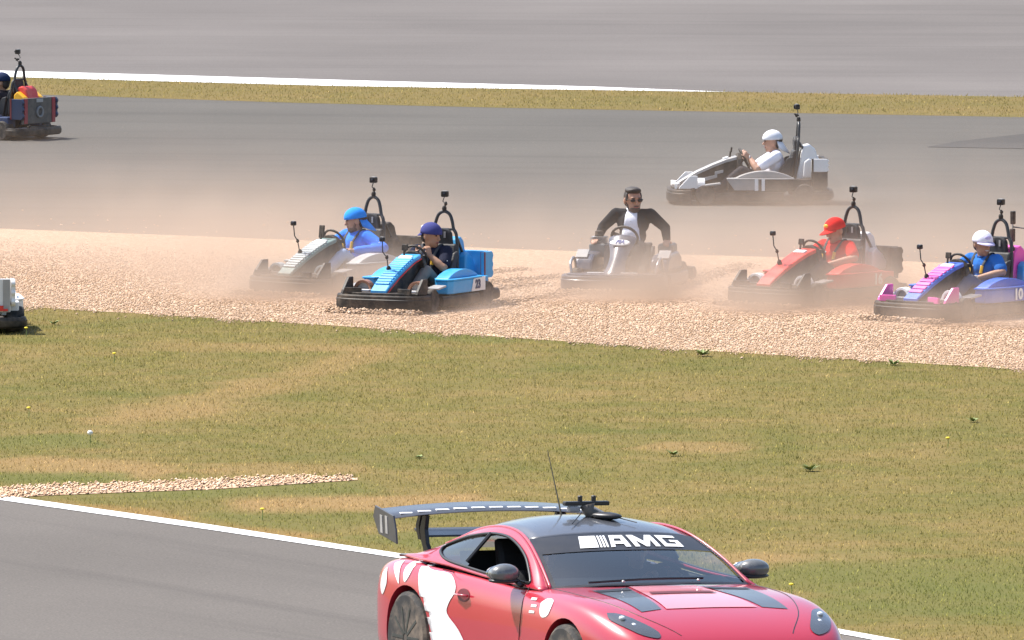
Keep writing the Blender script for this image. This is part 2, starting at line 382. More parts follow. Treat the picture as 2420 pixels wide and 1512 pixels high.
tag(MB().add([(-900, -100, 0), (900, -100, 0), (900, 2500, 0), (-900, 2500, 0)], [(0, 1, 2, 3)]).build('ground', M_GRASS), kind='structure')
strip('gravel_trap', GRAVEL_LO, GRAVEL_HI, 0.003, M_GRAVEL)
strip('runoff_road', GRAVEL_HI, VERGE_LO, 0.004, M_RUN)
strip('verge_ground', VERGE_LO, VERGE_HI, 0.006, M_VERGE)
strip('far_track', VERGE_HI, [(x, y - 330) for x, y in VERGE_HI], 0.004, M_FAR)
strip('far_track_white_line', VERGE_HI, [(0, 167), (350, 176), (900, 191.5), (1400, 204.5), (1720, 217.0)], 0.010, M_PAINT, x1=1720)
strip('near_road', [(x, y + 420) for x, y in LINE_LO], LINE_LO, 0.004, M_ROAD, x0=-600, x1=2500)
strip('near_road_white_line', LINE_LO, LINE_HI, 0.010, M_PAINT, x0=-600, x1=2500)
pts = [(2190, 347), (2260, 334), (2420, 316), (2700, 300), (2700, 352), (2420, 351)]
tag(MB().add([tuple(G(x, y, 0.009)) for x, y in pts], [tuple(range(6))]).build('dark_area_road', M_DARKER), kind='structure')  # sheet in a darker tone over the right of the run-off
# small spill of gravel between the field and the near track
SP_HI = [(-300, 1168), (0, 1156), (110, 1150), (300, 1145), (500, 1136), (700, 1128), (845, 1129)]
SP_LO = [(-300, 1178), (0, 1178), (100, 1171), (300, 1163), (500, 1156), (700, 1143), (845, 1134)]
strip('gravel_spill_path', SP_LO, SP_HI, 0.005, M_PALEB, x0=-300, x1=845)

def soup(name, V, F, rnd, m, label, cat):
    """one mesh of very many small faces, with a random number per corner point"""
    me = bpy.data.meshes.new(name); nv = len(V); nf, k = F.shape
    me.vertices.add(nv); me.vertices.foreach_set('co', V.astype(np.float32).ravel())
    me.loops.add(nf * k); me.loops.foreach_set('vertex_index', F.astype(np.int32).ravel())
    me.polygons.add(nf); me.polygons.foreach_set('loop_start', np.arange(0, nf * k, k, dtype=np.int32))
    me.update(calc_edges=True)
    a = me.attributes.new('rnd', 'FLOAT', 'POINT'); a.data.foreach_set('value', rnd.astype(np.float32))
    o = link_mesh(name, me, m); tag(o, label, cat, kind='stuff'); return o
def blades(name, x, y, hmin, hmax, wd, m, label, rnd=None, z0=0.0):
    n = len(x); a = rng.uniform(0, 2 * PI, n); h = rng.uniform(hmin, hmax, n) * rng.uniform(0.6, 1.0, n); ww = wd * rng.uniform(0.6, 1.4, n)
    lx, ly = rng.normal(0, 0.38, n) * h, rng.normal(0, 0.38, n) * h
    c, s = np.cos(a) * ww / 2, np.sin(a) * ww / 2; z = np.full(n, z0)
    V = np.stack([np.stack([x - c, y - s, z], 1), np.stack([x + c, y + s, z], 1), np.stack([x + lx, y + ly, z + h], 1)], 1).reshape(-1, 3)
    r = rng.random(n) if rnd is None else rnd
    return soup(name, V, np.arange(3 * n).reshape(n, 3), np.repeat(r, 3), m, label, 'grass')
def field_noise(x, y):
    return np.sin(x * 1.7 + 0.6 * y) * np.sin(y * 0.9 - x * 0.5) * 0.5 + np.sin(x * 4.1 - y * 2.3) * np.sin(y * 3.7 + x * 1.3) * 0.35
def pebble_soup(name, x, y, z, smin, smax, m, label):
    n = len(x); s = rng.uniform(smin, smax, n); sx, sy, sz = (s * rng.uniform(0.7, 1.3, n) for _ in range(3)); sz *= 0.7; a = rng.uniform(0, PI, n); k, l = np.cos(a), np.sin(a)
    P = np.zeros((n, 6, 3)); z = z + sz * 0.3
    for i, (u, v, q) in enumerate([(1, 0, 0), (0, 1, 0), (-1, 0, 0), (0, -1, 0), (0, 0, 1), (0, 0, -1)]):
        j = rng.uniform(0.75, 1.2, n); P[:, i, 0] = x + (u * k * sx - v * l * sy) * j + (0.3 * sx * rng.normal(0, 1, n) if q else 0); P[:, i, 1] = y + (u * l * sx + v * k * sy) * j; P[:, i, 2] = z + q * sz * j
    f = np.array([(0, 1, 4), (1, 2, 4), (2, 3, 4), (3, 0, 4), (1, 0, 5), (2, 1, 5), (3, 2, 5), (0, 3, 5)])
    F = (np.arange(n)[:, None, None] * 6 + f[None]).reshape(-1, 3)
    return soup(name, P.reshape(-1, 3), F, np.repeat(rng.random(n), 6), m, label, 'gravel')

x = rng.uniform(-10.5, 10.5, 590000); y = rng.uniform(83, 128, 590000); px, py = to_px(x, y)
edge = rng.normal(0, 2.2, len(x))
def wav(q): return 3.5 * np.sin(q * 0.013 + 1) + 2.5 * np.sin(q * 0.037) + 2.0 * np.sin(q * 0.083 + 2) + 1.2 * np.sin(q * 0.21)
spill = (px < 840 + edge * 4) & (py > npoly(SP_HI, px) + 1.5 + edge * 0.7) & (py < npoly(SP_LO, px) + 9 + edge * 1.2)
ok = (py > npoly(GRAVEL_LO, px) + edge * 0.9 - 1 + wav(px)) & (py < npoly(LINE_HI, px) + edge * 0.7) & ~spill & (px > -650) & (px < 3150) & (py < 1560)
thin = rng.random(len(x)) < 0.75 + 0.25 * field_noise(x, y)
ok &= thin
blades('field_grass', x[ok], y[ok], 0.016, 0.042, 0.0085, M_BLADE, 'dry olive mown grass between the gravel and the near track')
n = 120000; x = rng.uniform(-12, 12, n); y = rng.uniform(150, 185, n); px, py = to_px(x, y)
ok = (py < npoly(VERGE_LO, px) + rng.normal(0, 1.2, n)) & (py > npoly(VERGE_HI, px) + rng.normal(0, 0.7, n)) & (px > -400) & (px < 2800)
blades('verge_grass', x[ok], y[ok], 0.02, 0.055, 0.011, M_VBLADE, 'strip of straw coloured grass beyond the run-off asphalt', z0=0.006)
n = 480000; x = rng.uniform(-9.5, 9.5, n); y = rng.uniform(108, 140, n); px, py = to_px(x, y)
e = rng.normal(0, 2.5, n)
ok = (py < npoly(GRAVEL_LO, px) + e * 1.3 + wav(px) + 1) & (py > npoly(GRAVEL_HI, px) + e * 0.4) & (px > -250) & (px < 2670) & (py > npoly(GRAVEL_LO, px) - 150 * rng.random(n) ** 0.5 - 8)
pebble_soup('gravel', x[ok], y[ok], 0.005, 0.007, 0.0145, M_PEB, 'peach coloured loose gravel of the trap')
n = 44000; x = rng.uniform(-7, -1.5, n); y = rng.uniform(92, 104, n); px, py = to_px(x, y); e = rng.normal(0, 1.3, n)
ok = (px < 850) & (px > -260) & (py > npoly(SP_HI, px) + e - 2) & (py < npoly(SP_LO, px) + e + 2)
pebble_soup('spilled_gravel', x[ok], y[ok], 0.006 + rng.uniform(0, 0.014, int(ok.sum())), 0.009, 0.019, M_PALE, 'thin band of pale gravel spilled on the grass by the near track')

# ridges of stones ploughed up by the karts
RX = []; RY = []; RZ = []
for px, py, a in [(797, 688, 39), (987, 728, 27), (1482, 681, 13), (1930, 714, 41), (2278, 749, 41)]:
    c = G(px, py); th = R(-90 - a); n = 2600; k = rng.random(n)
    lx = np.where(k < 0.35, 1.10 + rng.normal(0, 0.06, n), -0.6 - 3.6 * rng.random(n)); row = np.sign(rng.random(n) - 0.5) * (0.55 + rng.normal(0, 0.09, n)); ly = np.where(k < 0.35, rng.uniform(-0.6, 0.6, n), row)
    RX.append(c.x + lx * math.cos(th) - ly * math.sin(th)); RY.append(c.y + lx * math.sin(th) + ly * math.cos(th)); RZ.append(0.012 + 0.045 * rng.random(n) ** 2 * np.where(k < 0.35, 1.0, 0.7))
x, y, z = np.concatenate(RX), np.concatenate(RY), np.concatenate(RZ); px, py = to_px(x, y); ok = (py < npoly(GRAVEL_LO, px)) & (py > npoly(GRAVEL_HI, px))
pebble_soup('ploughed_gravel', x[ok], y[ok], z[ok], 0.009, 0.020, M_PEB, 'low ridges of gravel ploughed up in front of and behind the karts')
# stones flung out of the trap on to the asphalt and the grass
n = 5200; x = rng.uniform(-8, 8, n); y = rng.uniform(110, 146, n); px, py = to_px(x, y); far = npoly(GRAVEL_HI, px) - py; near = py - npoly(GRAVEL_LO, px)
ok = ((far > 0) & (far < 60 * rng.random(n) ** 3)) | ((near > 0) & (near < 26 * rng.random(n) ** 2))
pebble_soup('flung_gravel', x[ok], y[ok], np.where(near[ok] > 0, 0.02, 0.006), 0.010, 0.022, M_PEB, 'loose stones flung from the trap on to asphalt and grass')
# weeds
M_WEED = mat('weed_leaf', (0.20, 0.25, 0.07), 0.7, var=0.25); M_DAND = mat('dandelion_petal', (0.80, 0.62, 0.03), 0.7); M_PUFF = mat('seed_head', (0.75, 0.73, 0.68), 0.9)
WR = random.Random(3)
def weed(px, py, n, r, label):
    o = tag(empty('weed', G(px, py)), label, 'weed', 'leafy weeds in the dry grass')
    for k in range(n):
        a = 2 * PI * k / n + WR.uniform(-0.3, 0.3); L = r * WR.uniform(0.6, 1.1); h = L * WR.uniform(0.35, 0.9); c, s_ = math.cos(a), math.sin(a); wv = 0.022
        MB().add([(0, 0, 0.01), (c * L * 0.5 - s_ * wv, s_ * L * 0.5 + c * wv, h * 0.7), (c * L, s_ * L, h), (c * L * 0.5 + s_ * wv, s_ * L * 0.5 - c * wv, h * 0.7)], [(0, 1, 2, 3)]).build('leaf', M_WEED, o)
for px, py, n, r, lab in [(1660, 842, 18, 0.10, 'broad leafy weed on the gravel edge below the red kart'), (2112, 864, 16, 0.09, 'broad leafy weed on the gravel edge under the pink kart'), (128, 768, 14, 0.08, 'leafy weed in the grass beside the white and red kart'),
                      (1592, 1078, 14, 0.08, 'leafy green weed in the grass above the red coupe'), (1915, 1114, 16, 0.09, 'dark green weed in the right half of the field'), (990, 1084, 12, 0.06, 'small weed in the grass left of the coupe aerial'), (2300, 998, 12, 0.07, 'green weed near the right edge of the field')]: weed(px, py, n, r, lab)
def bloom(name, px, py, m, r, label, group=None):
    o = tag(empty(name, G(px, py)), label, 'flower', group)
    MB().tube([(0, 0, 0), (0.004, 0, 0.06), (0, 0.002, 0.10)], 0.004, 5).build('stem', M_WEED, o)
    MB().ell((0, 0, 0.105), (r, r, r * (0.9 if m is M_PUFF else 0.45)), None, 10, 6).build('flower_head', m, o)
for px, py, lab in [(62, 797, 'yellow dandelion just in front of the white and red kart'), (68, 988, 'yellow dandelion at the left edge of the field, above the seed head'), (270, 858, 'yellow dandelion alone in the upper left of the field'), (620, 1230, 'yellow dandelion close to the white line of the near track'), (1870, 1410, 'yellow dandelion in the greener grass beside the coupe bonnet'), (2240, 1060, 'yellow dandelion in the right half of the field')]: bloom('dandelion', px, py, M_DAND, 0.022, lab, 'dandelions in the grass')
bloom('seed_head_flower', 213, 1048, M_PUFF, 0.028, 'white dandelion seed head in the grass on the left')

# ------------------------------------------------------------------ karts
BLACK = mat('black_plastic', (0.013, 0.0125, 0.012), 0.55, spec=0.3, dust=0.16); DGREY = mat('dark_grey_plastic', (0.060, 0.058, 0.056), 0.55, dust=0.16)
LGREY = mat('light_grey_plastic', (0.34, 0.33, 0.32), 0.4, dust=0.12); WHITE = mat('white_plastic', (0.80, 0.79, 0.77), 0.35, var=0.05, dust=0.12)
RUBBER = mat('tyre_rubber', (0.028, 0.027, 0.026), 0.85, var=0.3, dust=0.25); STEEL = mat('scuffed_steel', (0.45, 0.44, 0.43), 0.35, metal=0.9)
TUBE = mat('black_tube_paint', (0.030, 0.029, 0.028), 0.4); GLASSY = mat('camera_lens', (0.02, 0.02, 0.03), 0.08)
SEATM = mat('seat_vinyl', (0.030, 0.029, 0.030), 0.6, bump=0.2)
NUMW = mat('number_white', (0.82, 0.82, 0.82), 0.4, var=0.03); RED = mat('red_plastic', (0.70, 0.030, 0.022), 0.35, var=0.08, dust=0.14)
YELLOW = mat('yellow_plastic', (0.85, 0.42, 0.02), 0.35, var=0.08); NAVY = mat('navy_plastic', (0.020, 0.045, 0.12), 0.4, dust=0.1)
AZURE = mat('azure_plastic', (0.030, 0.34, 0.68), 0.33, var=0.06, dust=0.1); ROYAL = mat('royal_blue_plastic', (0.022, 0.12, 0.56), 0.33, var=0.08, dust=0.12)
PINK = mat('pink_plastic', (0.80, 0.09, 0.42), 0.35, var=0.06, dust=0.1); SILVER = mat('silver_plastic', (0.36, 0.39, 0.39), 0.3, var=0.05, dust=0.15)
TEAL = mat('teal_grey_plastic', (0.14, 0.24, 0.23), 0.35, dust=0.15); STEELBLUE = mat('steel_blue_plastic', (0.042, 0.060, 0.100), 0.3, coat=0.25, dust=0.2); DRED = mat('dark_red_plastic', (0.16, 0.018, 0.02), 0.4)

def bezier_pts(pts, n=6):
    """smooth open curve through points (Catmull-Rom)"""
    P = [Vector(p) for p in pts]; P = [P[0] * 2 - P[1]] + P + [P[-1] * 2 - P[-2]]; out = []
    for i in range(1, len(P) - 2):
        for k in range(n):
            t = k / n; a, b, c, d = P[i - 1], P[i], P[i + 1], P[i + 2]
            out.append(0.5 * ((2 * b) + (c - a) * t + (2 * a - 5 * b + 4 * c - d) * t * t + (3 * b - a - 3 * c + d) * t ** 3))
    out.append(P[-2]); return out
def skirt(path, z0, z1, th, bulge=0.014):
    """moulded bumper skirt standing along a plan path"""
    m = MB(); path = [Vector((p[0], p[1], 0)) for p in path]; n = len(path); vs = []; fs = []
    prof = [(0, z0 + 0.015), (th * 0.7, z0), (th + bulge * 0.6, z0 + 0.02), (th + bulge, z0 + 0.3 * (z1 - z0)), (th + bulge, z0 + 0.72 * (z1 - z0)), (th + bulge * 0.5, z0 + 0.76 * (z1 - z0)), (th + bulge * 0.4, z1 - 0.015), (th * 0.92, z1), (0, z1 - 0.002)]
    k = len(prof)
    for i, p in enumerate(path):
        d = (path[min(i + 1, n - 1)] - path[max(i - 1, 0)]).normalized(); o = Vector((d.y, -d.x, 0))
        for a, z in prof: vs.append(p + o * a + Vector((0, 0, z)))
    for i in range(n - 1):
        for j in range(k): fs.append((i * k + j, i * k + (j + 1) % k, (i + 1) * k + (j + 1) % k, (i + 1) * k + j))
    fs += [tuple(range(k)), tuple(range((n - 1) * k, n * k))[::-1]]
    return m.add(vs, fs)
def wheel(root, x, y, r, wd, rim):
    t = MB().lathe([(r * 0.62, -wd / 2), (r * 0.9, -wd / 2), (r * 0.98, -wd * 0.42), (r, -wd * 0.3), (r, wd * 0.3), (r * 0.98, wd * 0.42), (r * 0.9, wd / 2), (r * 0.62, wd / 2)], (0, 0, 0), n=24).build('wheel', RUBBER, root, smooth=False)
    t.location = (x, y, r)
    MB().lathe([(r * 0.22, -wd * 0.40), (r * 0.6, -wd * 0.46), (r * 0.63, -wd * 0.3), (r * 0.63, wd * 0.3), (r * 0.6, wd * 0.46), (r * 0.22, wd * 0.40)], (0, 0, 0), n=18).build('rim', rim, t)
def camera_mast(root, foot, top, r=0.007, size=0.045, lens=1):
    foot = Vector(foot); top = Vector(top); mid = foot.lerp(top, 0.45) + Vector((0.02, 0.025, 0)); a = foot.lerp(top, 0.62) + Vector((-0.01, -0.03, 0))
    t = MB().tube([foot, mid, a, top], r, 6).build('camera_mast', TUBE, root, smooth=True)
    MB().ell(foot + Vector((0, 0, 0.02)), (0.028, 0.028, 0.04)).build('clamp', BLACK, t, smooth=True)
    MB().tube([mid + Vector((-0.03, -0.02, 0.0)), mid + Vector((0.03, 0.02, 0.02))], 0.011, 6).ell(mid, (0.02, 0.02, 0.022)).build('joint', BLACK, t)
    c = MB().box(top + Vector((0, 0, size * 0.4)), (size * 1.3, size * 1.7, size * 1.35), Matrix.Rotation(0.3, 3, 'Z')).build('camera_body', BLACK, root, bevel=0.012)
    MB().lathe([(0.004, 0.012), (0.016, 0.010), (0.017, 0)], (0, 0, 0), 'x', 12).build('lens', GLASSY, c).location = top + Vector((size * 0.68, size * 0.2, size * 0.45))
    MB().box(top + Vector((0, 0, size * 1.09)), (size * 0.8, size * 1.1, 0.006)).build('top_plate', LGREY, c)
HOODC = [(0.965, 0.255), (0.86, 0.325), (0.68, 0.425), (0.48, 0.515), (0.30, 0.585), (0.16, 0.622)]
def scallop(x0, x1, z0, z1, n=3, d=0.035):
    """outline with a wavy rear edge (at x0), as on big click-brick panels"""
    p = [(x1, z0), (x1, z1), (x0 + 0.02, z1)]
    for i in range(n):
        a = z1 - (z1 - z0) * i / n; b = z1 - (z1 - z0) * (i + 1) / n
        for k in range(1, 6): u = k / 6; p.append((x0 - d * math.sin(PI * u) + 0.02, a + (b - a) * u))
    p.append((x0 + 0.02, z0)); return p

def kart(name, loc, yaw, label, C, num=None, group='brick-built karts of the parade'):
    g = lambda k, d=BLACK: C.get(k, d)
    t = tag(empty(name, loc, yaw), label, 'kart', group)
    MB().prism([(0.86, -0.30), (0.86, 0.30), (0.5, 0.42), (-0.95, 0.42), (-0.95, -0.42), (0.5, -0.42)], 'z', 0.055, 0.085).build('floor_pan', DGREY, t, bevel=0.004)
    # bumpers
    fp = bezier_pts([(0.78, 0.53, 0), (0.90, 0.50, 0), (0.985, 0.34, 0), (1.01, 0.0, 0), (0.985, -0.34, 0), (0.90, -0.50, 0), (0.78, -0.53, 0)], 5)
    skirt(fp[::-1], 0.022, 0.205, 0.05).build('front_bumper', BLACK, t, smooth=True, split=26)
    for s in (1, -1):
        p = [(-0.42 + 0.9 * k / 8, s * (0.52 + 0.02 * math.sin(PI * k / 8)), 0) for k in range(9)]
        skirt(p if s < 0 else p[::-1], 0.05, 0.17, 0.05).build('side_bumper', g('side', BLACK), t, smooth=True, split=26)
    rp = bezier_pts([(-0.80, -0.50, 0), (-0.92, -0.52, 0), (-1.03, -0.40, 0), (-1.06, 0, 0), (-1.03, 0.40, 0), (-0.92, 0.52, 0), (-0.80, 0.50, 0)], 4)
    skirt(rp[::-1], 0.06, 0.18, 0.045).build('rear_bumper', BLACK, t, smooth=True, split=26)
    # front wing with end fins
    MB().prism([(0.99, -0.30), (1.02, 0), (0.99, 0.30), (0.93, 0.47), (0.74, 0.50), (0.62, 0.2), (0.62, -0.2), (0.74, -0.50), (0.93, -0.47)], 'z', 0.203, 0.228).build('front_wing', g('wing', BLACK), t, bevel=0.006)
    for s in (1, -1):
        MB().prism([(0.95, 0.215), (0.93, 0.25), (0.80, 0.385), (0.70, 0.385), (0.70, 0.215)], 'y', s * 0.475 - 0.018, s * 0.475 + 0.018).build('wing_fin', g('fin', BLACK), t, bevel=0.006)
        MB().box((0.955, s * 0.33, 0.245), (0.03, 0.20, 0.07), Matrix.Rotation(-s * 0.28, 3, 'Z')).build('wing_flap', g('flap', BLACK), t, bevel=0.005)
        pr = [(0.115 * math.cos(PI * k / 12), 0.115 * math.sin(PI * k / 12)) for k in range(13)]; pi_ = [(0.085 * math.cos(PI * k / 12), 0.085 * math.sin(PI * k / 12)) for k in range(12, -1, -1)]
        a = MB().prism([(s * 0.345 + y, 0.235 + z) for y, z in pr + pi_], 'x', 0.60, 0.70).build('arch_fairing', g('arch', WHITE), t, bevel=0.004)
        MB().prism([(s * 0.345 + y, 0.235 + z) for y, z in pi_], 'x', 0.62, 0.655).build('arch_infill', g('arch_in', WHITE), a)
        MB().box((0.72, s * 0.345, 0.237), (0.10, 0.24, 0.018)).build('arch_step', g('step', WHITE), t, bevel=0.004)
        MB().box((0.50, s * 0.50, 0.275), (0.20, 0.16, 0.022), Matrix.Rotation(0.12, 3, 'Y')).build('mudguard', g('guard', LGREY), t, bevel=0.006)
        MB().tube([(0.52, s * 0.40, 0.13), (0.55, s * 0.2, 0.12)], 0.02, 8).build('steering_arm', STEEL, t)
    # nose
    low = [(0.955, 0.215)] + [(x - 0.005, z - 0.03) for x, z in HOODC] + [(0.14, 0.34), (0.20, 0.20)]
    MB().prism(low, 'y', -0.105, 0.105).build('nose_body', g('nose', BLACK), t, bevel=0.008)
    vs = []; fs = []
    for i, (x, z) in enumerate(HOODC):
        hw = 0.100 + 0.026 * i / 5
        vs += [(x, -hw, z - 0.045), (x, -hw, z - 0.008), (x, -hw + 0.012, z), (x, hw - 0.012, z), (x, hw, z - 0.008), (x, hw, z - 0.045)]
    for i in range(5):
        for k in range(6): fs.append((i * 6 + k, i * 6 + (k + 1) % 6, (i + 1) * 6 + (k + 1) % 6, (i + 1) * 6 + k))
    fs += [tuple(range(6)), tuple(range(30, 36))[::-1]]
    hood = MB().add(vs, fs).build('hood', g('hood'), t, bevel=0.003)
    if 'trim' in C:
        for s in (1, -1): MB().tube([(x, s * (0.105 + 0.026 * i / 5), z - 0.052) for i, (x, z) in enumerate(HOODC)], 0.009, 6).build('hood_trim', C['trim'], t)
    if 'zig' in C:
        for s in (1, -1): MB().prism([(0.86, 0.235), (0.62, 0.30), (0.62, 0.335), (0.45, 0.375), (0.45, 0.42), (0.34, 0.445), (0.34, 0.41), (0.42, 0.39), (0.42, 0.345), (0.58, 0.30), (0.58, 0.275), (0.86, 0.20)], 'y', s * 0.135, s * 0.165).build('stepped_trim', C['zig'], t)
    if 'slat' in C:
        ns = C.get('ns', 9); xs = np.linspace(0.86, 0.33, ns)
        for x in xs:
            z = np.interp(-x, [-p[0] for p in HOODC], [p[1] for p in HOODC]); dz = (np.interp(-(x - 0.03), [-p[0] for p in HOODC], [p[1] for p in HOODC]) - z) / 0.03
            hw = 0.097 + 0.033 * (0.965 - x)
            MB().box((x, 0, z + 0.008), (0.75 * 0.53 / ns * 1.15, 2 * hw - 0.024, 0.016), Matrix.Rotation(math.atan(dz) + 0.07, 3, 'Y')).build('slat', C['slat'], hood, bevel=0.004)
    MB().box((0.30, 0.0, 0.592), (0.07, 0.16, 0.02), Matrix.Rotation(0.32, 3, 'Y')).build('badge_plate', WHITE, hood, bevel=0.003)
    # dash, steering wheel, masts
    cow = [(0.17 * math.cos(PI * k / 14), 0.47 + 0.19 * math.sin(PI * k / 14)) for k in range(15)]
    MB().prism([(0.17, 0.24)] + cow + [(-0.17, 0.24)], 'x', 0.085, 0.16).build('dash_cowl', BLACK, t, bevel=0.01)
    M = Matrix.Translation((0.05, 0, 0.585)) @ Matrix.Rotation(R(-62), 4, 'Y')
    sw = MB().tube([(0.145 * math.cos(a), 0.145 * math.sin(a), 0) for a in np.linspace(0, 2 * PI, 20, endpoint=False)], 0.014, 8, closed=True).build('steering_wheel', BLACK, t, smooth=True); sw.matrix_local = M
    MB().box((0, 0, 0), (0.05, 0.26, 0.012)).box((-0.06, 0, 0), (0.14, 0.05, 0.012)).build('spoke', DGREY, sw, bevel=0.003)
    MB().tube([(0.06, 0, 0.575), (0.30, 0, 0.30)], 0.016, 8).build('steering_column', STEEL, t)
    if C.get('mast', True): camera_mast(t, (0.60, -0.06, 0.455), (0.66, -0.11, 0.80), 0.007, 0.038)
    ph = MB().box((0.22, -0.05, 0.70), (0.022, 0.075, 0.15 if C.get('tall') else 0.07), Matrix.Rotation(-0.12, 3, 'Y')).build('phone_holder', BLACK, t, bevel=0.008)
    MB().tube([(0.24, -0.05, 0.58), (0.23, -0.05, 0.68)], 0.013, 6).build('holder_stem', BLACK, ph)
    # seat and roll hoop
    seat = [(0.02, 0.10), (0.02, 0.16), (-0.28, 0.15), (-0.42, 0.22), (-0.56, 0.62), (-0.585, 0.70), (-0.63, 0.70), (-0.60, 0.50), (-0.50, 0.16), (-0.40, 0.09)]
    st = MB().prism(seat, 'y', -0.19, 0.19).build('seat', SEATM, t, bevel=0.02)
    for s in (1, -1): MB().prism([(-0.05, 0.12), (-0.1, 0.28), (-0.35, 0.36), (-0.50, 0.60), (-0.58, 0.62), (-0.48, 0.16)], 'y', s * 0.19, s * 0.225).build('seat_bolster', SEATM, st, bevel=0.012)
    hr = []
    for k in range(21): a = PI * k / 20; hr.append((0.115 * math.cos(a), 0.80 + 0.075 * math.sin(a)))
    hd = MB().prism([(-0.13, 0.66), (0.13, 0.66)] + hr, 'x', -0.655, -0.60).build('headrest', SEATM, t, bevel=0.012)
    for s in (0.04, -0.04): MB().box((-0.6, s, 0.80), (0.02, 0.022, 0.07)).build('harness_slot', LGREY if s > 0 else BLACK, hd)
    lp = [(-0.60, 0.20, 0.30), (-0.63, 0.185, 0.62), (-0.645, 0.165, 0.80), (-0.655, 0.125, 0.865), (-0.66, 0.105, 0.95), (-0.665, 0.07, 1.03), (-0.665, 0.0, 1.065)]
    lp = lp + [(x, -y, z) for x, y, z in lp[-2::-1]]
    hp = MB().tube(bezier_pts(lp, 4), 0.020, 8).build('roll_hoop', TUBE, t, smooth=True)
    MB().tube([(-0.652, 0.135, 0.86), (-0.652, -0.135, 0.86)], 0.014, 8).build('hoop_crossbar', TUBE, hp)
    for s in (1, -1): MB().tube([(-0.65, s * 0.15, 0.82), (-0.94, s * 0.18, 0.36)], 0.015, 8).build('hoop_stay', TUBE, hp)
    camera_mast(t, (-0.665, 0.0, 1.075), (-0.64, 0.02, 1.245), 0.006, 0.05)
    # side pods
    for s in (1, -1):
        pod = [(0.30, 0.40), (0.30, 0.54), (0.22, 0.575), (-0.46, 0.575), (-0.56, 0.52), (-0.80, 0.50), (-0.80, 0.30), (0.1, 0.27)]
        MB().prism([(x, s * y) for x, y in pod], 'z', 0.185, 0.335).build('side_pod', g('pod'), t, bevel=0.012)
        MB().prism([(0.315, s * 0.39), (0.315, s * 0.55), (0.22, s * 0.587), (-0.47, s * 0.587), (-0.57, s * 0.53), (-0.57, s * 0.3), (0.1, s * 0.27)], 'z', 0.336, 0.354).build('pod_lid', g('pod_lid', g('pod')), t, bevel=0.005)
        if 'podf' in C: MB().prism([(0.32, 0.335), (0.22, 0.20), (-0.10, 0.20), (-0.10, 0.335)], 'y', s * 0.577, s * 0.584).build('pod_front_panel', C['podf'], t)
        hump = [(0.20 - 0.76 * k / 12, 0.352 + 0.095 * math.sin(PI * min(1, (k / 12) * 1.0)) ** 0.8) for k in range(13)]
        MB().prism(hump, 'y', s * 0.33, s * 0.50).build('pod_hump', g('hump', g('pod')), t, bevel=0.008)
        if 'tail' in C: MB().prism([(-0.22, 0.19), (-0.27, 0.330), (-0.56, 0.345), (-0.56, 0.19)], 'y', s * 0.577, s * 0.583).build('pod_tail_panel', C['tail'], t)
        if num:
            x = C.get('numx', -0.36)
            M = frame((x, s * 0.588, 0.262), (-s, 0, 0), (0, 0, 1))
            text('race_number', num, C.get('nsz', 0.165), g('numc', NUMW), t, M, bold=C.get('bold', 0.045), sx=0.95)
    # engine cover, rear box
    ec = [(-0.60, 0.30), (-0.655, 0.50), (-0.685, 0.68), (-0.72, 0.755), (-0.80, 0.775), (-0.87, 0.72), (-0.90, 0.62), (-0.95, 0.55), (-0.985, 0.45), (-0.985, 0.30)]
    cw = C.get('cw', 0.15)
    MB().prism(ec, 'y', -cw, cw).build('engine_cover', g('cover'), t, bevel=0.022)
    for s in (1, -1): MB().prism([(-0.70, 0.34), (-0.72, 0.55 + C.get('shh', 0)), (-0.78, 0.60 + C.get('shh', 0)), (-0.90, 0.52 + C.get('shh', 0)), (-0.98, 0.42 + C.get('shh', 0)), (-0.98, 0.34)], 'y', s * cw, s * (cw + 0.10)).build('cover_shoulder', g('shoulder', g('cover')), t, bevel=0.018)
    for s in (1, -1):
        zl = C.get('endz', 0.30)
        MB().prism(scallop(-1.02, -0.80, zl, 0.60), 'y', s * 0.40, s * 0.445).build('wing_endplate', g('end', g('cover')), t, bevel=0.006)
        if zl > 0.31: MB().prism(scallop(-1.0, -0.81, 0.20, zl - 0.003, 2), 'y', s * 0.40, s * 0.44).build('endplate_base', BLACK, t, bevel=0.006)
        MB().box((-0.815, s * 0.4225, 0.45), (0.028, 0.052, 0.30)).build('endplate_stripe', g('stripe', BLACK), t)
    rb = MB().box((-0.985, 0, 0.42), (0.05, 0.78, 0.37)).build('rear_panel', g('rear', BLACK), t, bevel=0.008)
    for s in (1, -1): MB().box((-1.013, s * 0.345, 0.42), (0.014, 0.075, 0.36)).build('panel_stripe', g('rstripe', DGREY), rb)
    if C.get('ring'):
        MB().tube([(-1.016, 0.07 * math.cos(q), 0.40 + 0.07 * math.sin(q)) for q in np.linspace(0, 2 * PI, 24, endpoint=False)], 0.019, 8, closed=True).build('ring_emblem', mat('emblem_grey', (0.20, 0.20, 0.20), 0.5), rb, smooth=True)
        MB().box((-1.014, 0.0, 0.565), (0.012, 0.16, 0.05)).build('tail_plate', LGREY, rb, bevel=0.004)
    MB().box((-0.99, 0, 0.15), (0.06, 0.5, 0.10)).build('under_guard', BLACK, t, bevel=0.01)
    for s in (1, -1):
        wheel(t, 0.60, s * 0.47, 0.132, 0.125, DGREY); wheel(t, -0.70, s * 0.46, 0.140, 0.20, DGREY)
    MB().tube([(-0.70, -0.4, 0.14), (-0.70, 0.4, 0.14)], 0.018, 8).build('rear_axle', STEEL, t)
    return t

